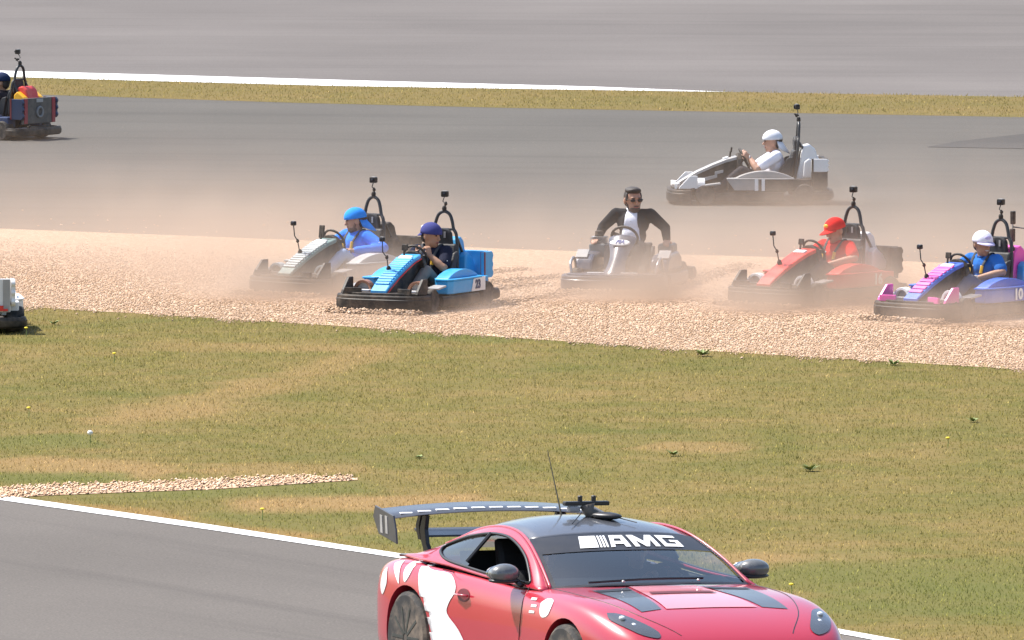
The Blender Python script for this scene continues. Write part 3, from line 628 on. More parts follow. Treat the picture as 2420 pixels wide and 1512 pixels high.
def rental_kart(loc, yaw, label):
    t = tag(empty('rental_kart', loc, yaw), label, 'kart')
    MB().prism([(0.80, -0.26), (0.80, 0.26), (0.4, 0.40), (-0.85, 0.42), (-0.85, -0.42), (0.4, -0.40)], 'z', 0.05, 0.075).build('floor_pan', DGREY, t)
    loop = bezier_pts([(0.62, 0.56, 0), (0.84, 0.53, 0), (0.96, 0.34, 0), (0.99, 0, 0), (0.96, -0.34, 0), (0.84, -0.53, 0), (0.62, -0.56, 0)], 5)
    skirt(loop[::-1], 0.022, 0.20, 0.055).build('front_bumper', mat('slate_plastic', (0.05, 0.055, 0.075), 0.35), t, smooth=True, split=26)
    MB().prism([(0.93, -0.34), (0.97, 0), (0.93, 0.34), (0.80, 0.55), (0.62, 0.56), (0.50, 0.3), (0.50, -0.3), (0.62, -0.56), (0.80, -0.55)], 'z', 0.19, 0.215).build('front_deck', STEELBLUE, t, bevel=0.012)
    for s in (1, -1):
        p = [(-0.50 + 0.95 * k / 8, s * (0.56 + 0.03 * math.sin(PI * k / 8)), 0) for k in range(9)]
        skirt(p if s < 0 else p[::-1], 0.05, 0.19, 0.055).build('side_bumper', mat('slate_plastic', (0,) * 3), t, smooth=True, split=26)
        pod = [(0.36, 0.205), (0.30, 0.34), (0.18, 0.40), (-0.30, 0.42), (-0.45, 0.36), (-0.48, 0.205)]
        MB().prism(pod, 'y', s * 0.34, s * 0.56).build('side_pod', STEELBLUE, t, bevel=0.035)
        MB().box((0.20, s * 0.49, 0.405), (0.16, 0.14, 0.02), Matrix.Rotation(0.55, 3, 'Y')).build('pod_badge', LGREY, t, bevel=0.004)
        MB().tube(bezier_pts([(0.74, s * 0.50, 0.20), (0.70, s * 0.52, 0.33), (0.52, s * 0.52, 0.38), (0.42, s * 0.52, 0.24)], 5), 0.017, 8).build('wheel_guard_bar', STEEL, t, smooth=True)
        MB().tube([(0.80, s * 0.1, 0.225), (0.80, s * 0.30, 0.225)], 0.010, 6).build('deck_rail', WHITE, t)
        wheel(t, 0.56, s * 0.47, 0.132, 0.13, DGREY); wheel(t, -0.62, s * 0.46, 0.14, 0.20, DGREY)
    rp = bezier_pts([(-0.72, -0.58, 0), (-0.86, -0.58, 0), (-0.96, -0.44, 0), (-0.98, 0, 0), (-0.96, 0.44, 0), (-0.86, 0.58, 0), (-0.72, 0.58, 0)], 4)
    skirt(rp[::-1], 0.06, 0.20, 0.05).build('rear_bumper', BLACK, t, smooth=True, split=26)
    # tall steering fairing with oval badge
    secs = [(0.80, 0.215, 0.16), (0.70, 0.30, 0.115), (0.56, 0.40, 0.10), (0.42, 0.51, 0.13), (0.33, 0.60, 0.175), (0.27, 0.645, 0.165)]
    vs = []; fs = []
    for i, (x, z, hw) in enumerate(secs):
        for k in range(9): a = -1 + 2 * k / 8; vs.append((x - 0.06 * a * a, a * hw, z - 0.035 * a * a))
    for i in range(5):
        for k in range(8): fs.append((i * 9 + k, i * 9 + k + 1, (i + 1) * 9 + k + 1, (i + 1) * 9 + k))
    fr = MB().add(vs, fs).build('steering_fairing', STEELBLUE, t, smooth=True); so_ = fr.modifiers.new('t', 'SOLIDIFY'); so_.thickness = 0.012; ss = fr.modifiers.new('s', 'SUBSURF'); ss.levels = 2; ss.render_levels = 2
    nrm = Vector((0.65, 0, 0.76)).normalized(); ydir = Vector((-0.76, 0, 0.65)); c0 = Vector((0.385, 0, 0.55))
    B = Matrix((Vector((0, 1, 0)), ydir, nrm)).transposed()
    ov = MB().ell(c0 + nrm * 0.004, (0.125, 0.052, 0.012), B, 24, 6).build('oval_badge', WHITE, fr, smooth=True)
    text('badge_letters', 'FIA', 0.075, mat('badge_blue', (0.03, 0.06, 0.25), 0.4), ov, frame(c0 + nrm * 0.018, (0, 1, 0), ydir), shear=0.3)
    M = Matrix.Translation((0.13, 0, 0.60)) @ Matrix.Rotation(R(-55), 4, 'Y') @ Matrix.Rotation(0.4, 4, 'Z')
    sw = MB().tube([(0.155 * math.cos(a), 0.155 * math.sin(a), 0) for a in np.linspace(0, 2 * PI, 24, endpoint=False)], 0.016, 8, closed=True).build('steering_wheel', BLACK, t, smooth=True); sw.matrix_local = M
    MB().box((0, 0, 0), (0.05, 0.29, 0.012)).box((-0.07, 0, 0), (0.15, 0.05, 0.012)).build('spoke', DGREY, sw, bevel=0.003)
    MB().tube([(0.14, 0, 0.59), (0.45, 0, 0.25)], 0.016, 8).build('steering_column', STEEL, t)
    st = MB().prism([(0.0, 0.09), (0.0, 0.16), (-0.26, 0.14), (-0.40, 0.22), (-0.50, 0.50), (-0.545, 0.50), (-0.47, 0.14), (-0.36, 0.08)], 'y', -0.19, 0.19).build('seat', SEATM, t, bevel=0.02)
    for s in (1, -1): MB().prism([(-0.02, 0.12), (-0.1, 0.26), (-0.35, 0.34), (-0.47, 0.46), (-0.52, 0.46), (-0.44, 0.14)], 'y', s * 0.19, s * 0.225).build('seat_bolster', SEATM, st, bevel=0.012)
    # engine on the driver's right, fuel tank and exhaust
    en = MB().box((-0.30, -0.40, 0.42), (0.26, 0.20, 0.16)).build('engine', mat('engine_grey', (0.22, 0.23, 0.22), 0.5), t, bevel=0.02)
    for k in range(5): MB().box((-0.30, -0.40, 0.51 + 0.016 * k), (0.20, 0.17, 0.007)).build('cooling_fin', LGREY, en)
    MB().lathe([(0.02, 0), (0.05, 0), (0.05, 0.05), (0.02, 0.06)], (-0.30, -0.40, 0.59), 'z', 14).build('air_filter', BLACK, en)
    MB().tube(bezier_pts([(-0.38, -0.42, 0.42), (-0.60, -0.40, 0.44), (-0.80, -0.20, 0.34), (-0.88, 0.1, 0.30)], 5), 0.035, 10).build('exhaust', STEEL, t, smooth=True)
    MB().box((-0.30, 0.42, 0.44), (0.28, 0.18, 0.14)).build('fuel_tank', mat('tank_grey', (0.16, 0.16, 0.15), 0.5), t, bevel=0.03)
    MB().tube([(-0.62, -0.4, 0.14), (-0.62, 0.4, 0.14)], 0.018, 8).build('rear_axle', STEEL, t)
    return t

# ------------------------------------------------------------------ people
def cloth(name, col, rough=0.85): return mat('cloth_' + name, col, rough, var=0.12, spec=0.15, bump=0.25, bscale=25, scale=6)
SKIN = [mat('skin_tan', (0.46, 0.25, 0.165), 0.55, var=0.08), mat('skin_olive', (0.38, 0.205, 0.125), 0.55, var=0.08), mat('skin_warm', (0.42, 0.22, 0.14), 0.55, var=0.08)]
HAIRM = mat('dark_hair', (0.030, 0.022, 0.018), 0.6, var=0.3, bump=0.6, bscale=90); EYE = mat('eye_dark', (0.02, 0.015, 0.012), 0.2); LIP = mat('lips', (0.30, 0.10, 0.085), 0.5); TOOTH = mat('teeth', (0.75, 0.72, 0.66), 0.4)
STRAP = mat('harness_webbing', (0.030, 0.033, 0.040), 0.8); STRAPY = mat('harness_yellow', (0.75, 0.43, 0.03), 0.7)

def hand(mb, w, d, n, side, curl=0.9):
    """palm, four bent fingers and a thumb at wrist w, pointing along d, palm facing n"""
    d = Vector(d).normalized(); n = (Vector(n) - d * Vector(n).dot(d)).normalized(); s = d.cross(n) * side; w = Vector(w)
    for k in range(3): mb.cap(w + d * 0.01 + s * (k - 1) * 0.020, w + d * 0.075 + s * (k - 1) * 0.024, 0.017, 0.014, 8)
    for k, L in enumerate((0.062, 0.072, 0.068, 0.054)):
        b = w + d * 0.082 + s * (0.033 - 0.022 * k); a1 = curl * 0.8; a2 = curl * 1.9
        p1 = b + (d * math.cos(a1) + n * math.sin(a1)) * L * 0.55; p2 = p1 + (d * math.cos(a2) + n * math.sin(a2)) * L * 0.55
        mb.cap(b, p1, 0.0105, 0.010, 8); mb.cap(p1, p2, 0.010, 0.0085, 8)
    b = w + d * 0.025 + s * 0.030; p1 = b + (d * 0.6 + s * 0.7 + n * 0.3).normalized() * 0.038; p2 = p1 + (d * 0.75 + n * 0.65 * min(1, curl + 0.3)).normalized() * 0.03
    mb.cap(b, p1, 0.014, 0.0115, 8); mb.cap(p1, p2, 0.0115, 0.0095, 8)

def person(loc, yaw, label, S, group='kart drivers'):
    """seated figure; every joint is given in the frame of the vehicle (x forwards, y to its left, z up)"""
    V = Vector; dz = V((S.get('dx', 0), 0, S.get('dz', 0)))
    pel = V((-0.27, 0, 0.25)) + dz; bel = V((-0.32, 0, 0.38)) + dz; che = V(S.get('chest', (-0.35, 0, 0.52))) + dz; shc = V(S.get('sh', (-0.36, 0, 0.625))) + dz
    tw = S.get('twist', 0.0); lat = Matrix.Rotation(tw, 3, 'Z') @ V((0, 1, 0)); fwd = Matrix.Rotation(tw, 3, 'Z') @ V((1, 0, 0))
    nk = shc + V((0.01, 0, 0.055)); hc = V(S.get('head', (-0.335, 0, 0.805))) + dz
    Bh = Matrix.Rotation(S.get('hy', 0.0), 3, 'Z') @ Matrix.Rotation(S.get('hp', 0.0), 3, 'Y') @ Matrix.Rotation(S.get('hr', 0.0), 3, 'X')
    Bh = Bh * S.get('hs', 1.2)
    f, l, u = (Bh @ V(a) for a in ((1, 0, 0), (0, 1, 0), (0, 0, 1)))
    sw_ = S.get('shw', 0.185); sh = {1: shc + lat * sw_, -1: shc - lat * sw_}
    el_ = {1: V(S['el']) + dz * S.get('arm_dz', 1), -1: V(S['er']) + dz * S.get('arm_dz', 1)}; wr = {1: V(S['wl']) + dz * S.get('arm_dz', 1), -1: V(S['wr']) + dz * S.get('arm_dz', 1)}
    kn = {s: V(S.get('knee', (0.10, 0.16, 0.43))) * 1 for s in (1, -1)}; an = {s: V(S.get('ankle', (0.46, 0.12, 0.15))) for s in (1, -1)}
    for s in (1, -1): kn[s].y *= s; an[s].y *= s
    hip = {s: pel + V((0.02, 0.085 * s, -0.01)) for s in (1, -1)}
    Bt = Matrix((fwd, lat, V((0, 0, 1)))).transposed()
    def torso(m, g):
        m.ell(pel, (0.125 + g, 0.155 + g, 0.11 + g), None); m.ell(bel, (0.112 + g, 0.155 + g, 0.13 + g), Bt); m.ell(che, (0.122 + g, 0.185 + g, 0.14 + g), Bt)
        m.ell(shc - V((0, 0, 0.03)), (0.09 + g, 0.19 + g, 0.07 + g), Bt); m.cap(sh[1], sh[-1], 0.058 + g, 0.058 + g)
    b = MB(); torso(b, 0)
    b.cap(nk - V((0, 0, 0.05)), hc - u * 0.06 - f * 0.012, 0.062, 0.058)
    b.ell(hc + u * 0.012 - f * 0.008, (0.096, 0.076, 0.102), Bh); b.ell(hc + f * 0.022 - u * 0.055, (0.066, 0.059, 0.064), Bh); b.ell(hc + f * 0.052 - u * 0.088, (0.030, 0.034, 0.026), Bh)
    b.cap(hc + f * 0.085 + u * 0.012, hc + f * 0.104 - u * 0.026, 0.010, 0.015); b.ell(hc + f * 0.080 + u * 0.030, (0.014, 0.050, 0.012), Bh)
    for s in (1, -1):
        b.ell(hc + l * 0.078 * s - u * 0.008 - f * 0.008, (0.022, 0.011, 0.032), Bh)
        b.chain([sh[s], sh[s].lerp(el_[s], 0.5), el_[s], el_[s].lerp(wr[s], 0.35), wr[s]], [0.060, 0.053, 0.045, 0.046, 0.029])
        d = wr[s] - el_[s]; hd = S.get('hl' if s > 0 else 'hrd'); nn = S.get('nl' if s > 0 else 'nr', (0, 0, -1))
        hand(b, wr[s], hd if hd else d, nn, s, S.get('curl', 1.0))
        b.chain([hip[s], hip[s].lerp(kn[s], 0.5), kn[s], kn[s].lerp(an[s], 0.3), an[s]], [0.085, 0.073, 0.052, 0.052, 0.034]); b.cap(an[s], an[s] + V((0.13, 0.01 * s, 0.05)), 0.034, 0.028)
    body = b.build('person', S['skin'], None, remesh=0.0095, relax=2)
    body.location = loc; body.rotation_euler = (0, 0, yaw); tag(body, label, 'person', group)
    P = body
    # face
    for s in (1, -1):
        if not S.get('shades'):
            MB().ell(hc + f * 0.086 + l * 0.031 * s + u * 0.010, (0.007, 0.013, 0.007), Bh, 8, 5).build('eye', EYE, P, smooth=True)
        MB().ell(hc + f * 0.090 + l * 0.031 * s + u * 0.029, (0.007, 0.021, 0.005), Bh, 8, 4).build('eyebrow', HAIRM, P, smooth=True)
    MB().ell(hc + f * 0.083 - u * 0.058, (0.011, 0.025, 0.008), Bh, 10, 5).build('lips', LIP, P, smooth=True)
    if S.get('smile'): MB().ell(hc + f * 0.089 - u * 0.055, (0.008, 0.021, 0.0055), Bh, 10, 5).build('teeth', TOOTH, P, smooth=True)
    if S.get('shades'):
        g = MB()
        for s in (1, -1): g.ell(hc + f * 0.092 + l * 0.036 * s + u * 0.006, (0.008, 0.026, 0.016), Bh, 12, 6)
        gg = g.build('sunglasses', mat('sunglass_lens', (0.012, 0.010, 0.010), 0.1), P, smooth=True)
        for s in (1, -1): MB().tube([hc + f * 0.085 + l * 0.066 * s + u * 0.014, hc - f * 0.01 + l * 0.083 * s + u * 0.012], 0.004, 6).build('temple_arm', BLACK, gg)
    if S.get('beard'):
        m = MB().ell(hc + f * 0.030 - u * 0.078, (0.064, 0.058, 0.040), Bh).ell(hc + f * 0.052 - u * 0.092, (0.036, 0.038, 0.026), Bh).cap(hc + f * 0.090 + l * 0.03 - u * 0.045, hc + f * 0.090 - l * 0.03 - u * 0.045, 0.007)
        for s in (1, -1): m.cap(hc + l * 0.066 * s - u * 0.02 + f * 0.006, hc + l * 0.050 * s - u * 0.075 + f * 0.03, 0.014, 0.016)
        m.build('beard', S.get('beardm', HAIRM), P, remesh=0.008, relax=1)
    hm = S.get('hairm', HAIRM); m = MB().ell(hc + u * 0.028 - f * 0.026, (0.090, 0.078, 0.094), Bh)
    if S.get('hair') == 'full':
        m.ell(hc + u * 0.088 - f * 0.005, (0.094, 0.076, 0.036), Bh).ell(hc + u * 0.098 + f * 0.050, (0.040, 0.058, 0.024), Bh).ell(hc - f * 0.05 - u * 0.01, (0.055, 0.074, 0.070), Bh)
        for s in (1, -1): m.ell(hc + l * 0.070 * s + u * 0.030 + f * 0.012, (0.026, 0.010, 0.040), Bh)
    else: m.ell(hc - f * 0.045 - u * 0.015, (0.056, 0.074, 0.068), Bh)
    m.build('hair', hm, P, remesh=0.008, relax=1)
    if S.get('cap'):
        k = S.get('capdir', 1)
        c = hc + u * 0.030 - f * 0.002
        cp = MB().ell(c, (0.113, 0.095, 0.099), Bh, 18, 8, z0=-0.09).build('cap', S['cap'], P, smooth=True)
        vs = []; fs = []; L = S.get('bill', 0.085)
        for i in range(9):
            a = -1.15 + 2.3 * i / 8; e = math.cos(a)
            for rr in (0.094, 0.105 + L * max(0.15, e) * 0.55, 0.105 + L * max(0.1, e)):
                q = (rr - 0.094) / 0.1
                x_ = math.cos(a) * rr * k; vs.append(c + f * x_ + l * math.sin(a) * min(rr, 0.112) * 0.88 - u * (q * S.get('droop', 0.030) + 0.012 * abs(math.sin(a))) + u * S.get('lift', 0.006))
        for i in range(8):
            for j in range(2): fs.append((i * 3 + j, i * 3 + j + 1, i * 3 + j + 4, i * 3 + j + 3))
        bl = MB().add(vs, fs).build('cap_bill', S.get('billm', S['cap']), cp, smooth=True); sl = bl.modifiers.new('t', 'SOLIDIFY'); sl.thickness = 0.006
        MB().ell(c + u * 0.096, (0.008, 0.008, 0.005), Bh, 8, 4).build('cap_button', S.get('billm', S['cap']), cp)
        if 'badge' in S: MB().ell(c + f * 0.098 * k + u * 0.038, (0.014, 0.034, 0.022), Bh, 12, 6).build('cap_badge', S['badge'], cp, smooth=True)
    # clothing
    t = MB(); torso(t, 0.013); t.cap(nk - V((0, 0, 0.055)), nk - V((0, 0, 0.012)), 0.075, 0.066)
    for s in (1, -1):
        if S.get('long'): t.chain([sh[s], sh[s].lerp(el_[s], 0.5), el_[s], el_[s].lerp(wr[s], 0.9)], [0.078, 0.070, 0.061, 0.048])
        else: t.chain([sh[s], sh[s].lerp(el_[s], 0.72)], [0.078, 0.074])
    top = t.build('jacket' if S.get('open') else 'shirt', S['top'], P, remesh=0.011, relax=3)
    if S.get('open'):        # white shirt front showing between the lapels
        E3 = [(pel, (0.138, 0.168, 0.123)), (bel, (0.125, 0.168, 0.143)), (che, (0.135, 0.198, 0.153)), (shc - V((0, 0, 0.03)), (0.103, 0.203, 0.083))]
        def front(y, z):
            best = che.x
            for c, r in E3:
                q = 1 - ((y - c.y) / r[1]) ** 2 - ((z - c.z) / r[2]) ** 2
                if q > 0: best = max(best, c.x + r[0] * math.sqrt(q))
            return best
        vs = []; fs = []; nz, ny = 18, 8; z1 = nk.z - 0.01; z0 = pel.z + 0.02; edge = {1: [], -1: []}
        for i in range(nz + 1):
            z = z0 + (z1 - z0) * i / nz; k = i / nz; hw = 0.120 - 0.050 * k - 0.012 * max(0, k - 0.75) * 4
            for j in range(ny + 1): y = -hw + 2 * hw * j / ny; vs.append((front(y, z) + 0.007, y, z))
            for s in (1, -1): edge[s].append((front(s * hw, z) + 0.004, s * (hw + 0.008), z))
        for i in range(nz):
            for j in range(ny): fs.append((i * (ny + 1) + j, i * (ny + 1) + j + 1, (i + 1) * (ny + 1) + j + 1, (i + 1) * (ny + 1) + j))
        sf = MB().add(vs, fs).build('shirt_front', S['open'], P, smooth=True); sl = sf.modifiers.new('t', 'SOLIDIFY'); sl.thickness = 0.01; sl.offset = 0
        MB().cap(nk - V((0, 0, 0.03)) + fwd * 0.016, nk + V((0, 0, 0.012)), 0.068, 0.066).build('shirt_collar_band', S['open'], P, smooth=True)
        for k in range(5): z = z0 + (z1 - z0) * (0.2 + 0.17 * k); MB().ell((front(0, z) + 0.013, 0, z), (0.004, 0.005, 0.005), None, 6, 4).build('button', LGREY, sf)
        for s in (1, -1):
            MB().tube(edge[s], [0.008 + 0.016 * max(0, math.sin(PI * (i / nz - 0.35) / 0.65)) for i in range(nz + 1)], 8, flat=0.45).build('lapel', S['top'], top, smooth=True)
            MB().tube([nk + fwd * 0.075 + V((0, 0, -0.035)), nk + fwd * 0.058 + lat * s * 0.045 + V((0, 0, -0.012)), nk + lat * s * 0.070 + V((0, 0, 0.018))], 0.014, 8, flat=0.6).build('collar', S['open'], top, smooth=True)
    else:
        MB().tube([nk + fwd * math.cos(a) * 0.064 + lat * math.sin(a) * 0.066 + V((0, 0, 0.002 - 0.03 * max(0, math.cos(a)))) for a in np.linspace(0, 2 * PI, 14, endpoint=False)], 0.012, 6, closed=True).build('collar', S.get('collar', S['top']), top, smooth=True)
    if S.get('mark'):
        for s in (1, -1): MB().ell(che + fwd * 0.118 + lat * 0.07 * s + V((0, 0, 0.04)), (0.008, 0.024, 0.012), Bt, 8, 4).build('chest_logo', NUMW, top)
    if S.get('sleeve_mark'):
        for s in (1, -1):
            for q in (0.32, 0.5, 0.66):
                p = sh[s].lerp(el_[s], q); MB().ell(p + V((0.03, 0.052 * s, 0.02)), (0.020, 0.010, 0.010), None, 8, 4).build('sleeve_logo', NUMW, top)
    q = MB(); q.ell(pel, (0.137, 0.168, 0.12))
    for s in (1, -1):
        q.chain([hip[s], hip[s].lerp(kn[s], 0.5), kn[s], kn[s].lerp(an[s], 0.4), an[s]], [0.100, 0.090, 0.071, 0.068, 0.056])
    q.build('trousers', S['legs'], P, remesh=0.012, relax=3)
    for s in (1, -1):
        MB().cap(an[s] - V((0.02, 0, 0.01)), an[s] + V((0.13, 0.01 * s, 0.055)), 0.047, 0.040).build('shoe', S.get('shoes', WHITE), P, remesh=0.012)
    if S.get('harness'):
        for s in (1, -1):
            pth = [sh[s] - lat * 0.07 * s + V((-0.075, 0, 0.03)), sh[s] - lat * 0.075 * s + V((0, 0, 0.078)), che + fwd * 0.118 + lat * 0.085 * s + V((0, 0, 0.055)), che + fwd * 0.130 + lat * 0.070 * s - V((0, 0, 0.04)), bel + fwd * 0.122 + lat * 0.04 * s - V((0, 0, 0.03)), pel + fwd * 0.14 + V((0, 0, 0.05))]
            hs = MB().tube(bezier_pts(pth, 4), 0.022, 8, flat=0.35).build('harness_strap', STRAP, P, smooth=True)
            MB().tube([che + fwd * 0.132 + lat * 0.085 * s + V((0, 0, 0.045)), che + fwd * 0.142 + lat * 0.073 * s - V((0, 0, 0.04))], 0.022, 8, flat=0.4).build('strap_pad', STRAPY, hs)
        MB().ell(pel + fwd * 0.150 + V((0, 0, 0.05)), (0.014, 0.026, 0.026), Bt, 10, 6).build('harness_buckle', RED, P)
    if S.get('watch'): MB().tube([wr[1] + V((math.cos(a) * 0.0, math.cos(a) * 0.030, math.sin(a) * 0.030)) for a in np.linspace(0, 2 * PI, 12, endpoint=False)], 0.012, 6, closed=True).build('wristwatch', LGREY, P)
    return body

# ------------------------------------------------------------------ the red sports car
def paint(name, col):
    m = mat(name, col, 0.32, var=0.02, coat=1.0, scale=2.0); return m
CRED = paint('car_red', (0.43, 0.017, 0.038)); CWHITE = paint('car_white', (0.80, 0.79, 0.80)); CARBON = mat('carbon_roof', (0.075, 0.080, 0.092), 0.30, coat=0.8, var=0.06)
SATIN = mat('satin_black_trim', (0.020, 0.020, 0.022), 0.4); INTER = mat('interior_black', (0.012, 0.012, 0.013), 0.7); GREYC = mat('mirror_grey', (0.12, 0.125, 0.125), 0.25, coat=0.6)
def glass_mat(name, tint, dens):
    m, t = new_mat(name); out = N(t, 'ShaderNodeOutputMaterial'); tr = N(t, 'ShaderNodeBsdfTransparent'); tr.inputs[0].default_value = (*tint, 1)
    gl = N(t, 'ShaderNodeBsdfGlossy'); gl.inputs['Roughness'].default_value = 0.04; gl.inputs[0].default_value = (0.90, 0.92, 0.88, 1)
    fr = N(t, 'ShaderNodeFresnel'); fr.inputs[0].default_value = 1.5; mr = N(t, 'ShaderNodeMapRange'); mr.inputs['To Min'].default_value = dens; mr.inputs['To Max'].default_value = 0.9
    t.links.new(fr.outputs[0], mr.inputs['Value']); ms = N(t, 'ShaderNodeMixShader'); t.links.new(mr.outputs[0], ms.inputs[0]); t.links.new(tr.outputs[0], ms.inputs[1]); t.links.new(gl.outputs[0], ms.inputs[2]); t.links.new(ms.outputs[0], out.inputs[0])
    return m
GLASS = glass_mat('windscreen_glass', (0.62, 0.68, 0.67), 0.17); TINT = glass_mat('tinted_side_glass', (0.22, 0.24, 0.26), 0.16)

def poly_fill(poly, step):
    """2-D polygon filled with small triangles: list of points, faces"""
    bm = bmesh.new(); bv = [bm.verts.new((p[0], p[1], 0)) for p in poly]
    for tri in tessellate_polygon([[Vector((p[0], p[1], 0)) for p in poly]]):
        try: bm.faces.new([bv[i] for i in tri])
        except ValueError: pass
    for _ in range(7):
        es = [e for e in bm.edges if e.calc_length() > step]
        if not es: break
        bmesh.ops.subdivide_edges(bm, edges=es, cuts=1); bmesh.ops.triangulate(bm, faces=[f for f in bm.faces if len(f.verts) > 3])
    bm.verts.index_update(); v = [(a.co.x, a.co.y) for a in bm.verts]; fs = [tuple(a.index for a in f.verts) for f in bm.faces]; bm.free(); return v, fs
def decal(name, poly, axis, bvh, m, parent, off=0.004, step=0.06, smooth=True, side=-1):
    """film cut to an outline and laid on the bodywork: outline in (x, z) seen from the side or (x, y) seen from above"""
    if smooth: poly = [(p.x, p.y) for p in bezier_pts([(a, b, 0) for a, b in poly] + [(poly[0][0], poly[0][1], 0)], 4)][:-1]
    v, fs = poly_fill(poly, step); out = []
    for a, b in v:
        if axis == 'side': o, d = Vector((a, side * 3, b)), Vector((0, -side, 0))
        elif axis == 'front': o, d = Vector((4, a, b)), Vector((-1, 0, 0))
        else: o, d = Vector((a, b, 3)), Vector((0, 0, -1))
        h, n, i, dd = bvh.ray_cast(o, d)
        if h is None: h, n = o + d * 2.2, -d
        if n.dot(d) > 0: n = -n
        out.append(h + n * off)
    return MB().add(out, fs).build(name, m, parent, smooth=True)

def sports_car(loc, yaw, label):
    t = tag(empty('sports_car', loc, yaw), label, 'car'); t.scale = (1.05, 1.05, 1.05)
    # body shell lofted from stations: x, half width, shoulder z, top z, tub depth (z inside the cabin)
    ST = [(-2.27, 0.74, 0.70, 0.74, None), (-2.20, 0.86, 0.80, 0.85, None), (-2.0, 0.95, 0.86, 0.905, None), (-1.70, 1.00, 0.885, 0.925, None), (-1.40, 1.01, 0.90, 0.93, None), (-1.32, 1.005, 0.90, 0.55, 1), (-1.0, 0.985, 0.895, 0.48, 1), (-0.6, 0.965, 0.895, 0.45, 1),
          (-0.1, 0.955, 0.875, 0.45, 1), (0.35, 0.955, 0.865, 0.48, 1), (0.52, 0.96, 0.865, 0.60, 1), (0.60, 0.965, 0.865, 0.915, None), (0.85, 0.98, 0.87, 0.91, None), (1.20, 1.0, 0.865, 0.885, None), (1.55, 0.99, 0.84, 0.86, None), (1.90, 0.95, 0.75, 0.78, None), (2.15, 0.86, 0.64, 0.67, None), (2.30, 0.70, 0.52, 0.55, None)]
    vs = []; fs = []; mi = []; k = 19
    for x, w_, zs, zt, tub in ST:
        h = [(0, 0.13), (w_ * 0.5, 0.13), (w_ * 0.90, 0.14), (w_ * 0.985, 0.22), (w_ * 0.99, 0.42), (w_, 0.60), (w_ * 0.985, zs - 0.10), (w_ * 0.945, zs - 0.015)]
        if tub: h += [(w_ * 0.86, zs + 0.012), (w_ * 0.80, zt)]
        else: h += [(w_ * 0.82, zs + 0.012 + (zt - zs) * 0.35), (w_ * 0.45, zt - 0.012)]
        prof = [(y, z) for y, z in h] + [(0, zt)] + [(-y, z) for y, z in h[:0:-1]]
        k = len(prof); vs += [(x, y, z) for y, z in prof]
    n = len(ST)
    for i in range(n - 1):
        for j in range(k): fs.append((i * k + j, i * k + (j + 1) % k, (i + 1) * k + (j + 1) % k, (i + 1) * k + j))
    fs += [tuple(range(k)), tuple(range((n - 1) * k, n * k))[::-1]]
    body = MB().add(vs, fs).build('body', CRED, t, smooth=True, sub=2)
    bpy.context.view_layer.update()
    # wheel arches cut out of the shell
    dg = bpy.context.evaluated_depsgraph_get(); me = bpy.data.meshes.new_from_object(body.evaluated_get(dg)); body.modifiers.clear(); body.data = me
    cutters = []
    for wx in (-1.36, 1.33):
        for s in (1, -1):
            c = MB().lathe([(0.385, 0.0), (0.385, 0.5)], (wx, s * 0.68 if s > 0 else -1.18, 0.345), 'y', 40).build('arch_cutter', None)
            cutters.append(c); bo = body.modifiers.new('arch', 'BOOLEAN'); bo.operation = 'DIFFERENCE'; bo.object = c; bo.solver = 'EXACT'; c.parent = t
    bpy.context.view_layer.update(); dg = bpy.context.evaluated_depsgraph_get()
    me = bpy.data.meshes.new_from_object(body.evaluated_get(dg)); body.modifiers.clear(); body.data = me
    for c in cutters: bpy.data.objects.remove(c)
    me.materials.clear(); me.materials.append(CRED); me.materials.append(INTER)
    ids = []
    for p in me.polygons:
        c = p.center; inside = -1.40 < c.x < 0.60 and abs(c.y) < 0.87 and 0.2 < c.z < 0.90 and (abs(c.y) < 0.76 or p.normal.y * c.y < 0)
        arch = min(math.hypot(c.x + 1.36, c.z - 0.345), math.hypot(c.x - 1.33, c.z - 0.345)) < 0.375 and abs(c.y) < 0.97
        ids.append(1 if inside or arch or c.z < 0.15 else 0)
    me.polygons.foreach_set('material_index', ids); me.polygons.foreach_set('use_smooth', [True] * len(ids)); me.update()
    ed = body.modifiers.new('e', 'EDGE_SPLIT'); ed.split_angle = R(40)
    # cabin: rail curve from windscreen foot over the roof to the tail
    RAIL = bezier_pts([(0.70, 0.815, 0.878), (0.38, 0.755, 1.040), (0.06, 0.695, 1.160), (-0.22, 0.655, 1.216), (-0.55, 0.635, 1.222), (-0.92, 0.63, 1.172), (-1.32, 0.645, 1.058), (-1.70, 0.675, 0.955), (-1.90, 0.69, 0.915)], 6)
    nR = len(RAIL); iW, iR = 13, 33       # windscreen ends / rear glass begins
    def cross(i, bx, bz, m=14, inset=0.0):
        p = RAIL[i]; row = []
        for j in range(m + 1):
            a = -1 + 2 * j / m; q = 1 - abs(a) ** 2.4
            row.append(Vector((p.x + bx * q, a * (p.y - inset), p.z + bz * q)))
        return row
    def bul(i):
        u = i / (nR - 1)
        if i <= iW: f = i / iW; return (0.17 * (1 - f) + 0.06 * f, 0.03 + 0.008 * f)
        if i <= iR: f = (i - iW) / (iR - iW); return (0.06 * (1 - f) - 0.10 * f, 0.038 + 0.040 * math.sin(PI * 0.5 * min(1, f * 1.6)))
        f = (i - iR) / (nR - 1 - iR); return (-0.10 - 0.10 * f, 0.078 * (1 - f) + 0.015 * f)
    def sheet(name, i0, i1, m_, inset=0.0, lift=0.0):
        vs = []; fs = []; m = 14
        for i in range(i0, i1 + 1): vs += [p + Vector((0, 0, lift)) for p in cross(i, *bul(i), m, inset)]
        for a in range(i1 - i0):
            for j in range(m): fs.append((a * 15 + j, a * 15 + j + 1, (a + 1) * 15 + j + 1, (a + 1) * 15 + j))
        return MB().add(vs, fs).build(name, m_, t, smooth=True)
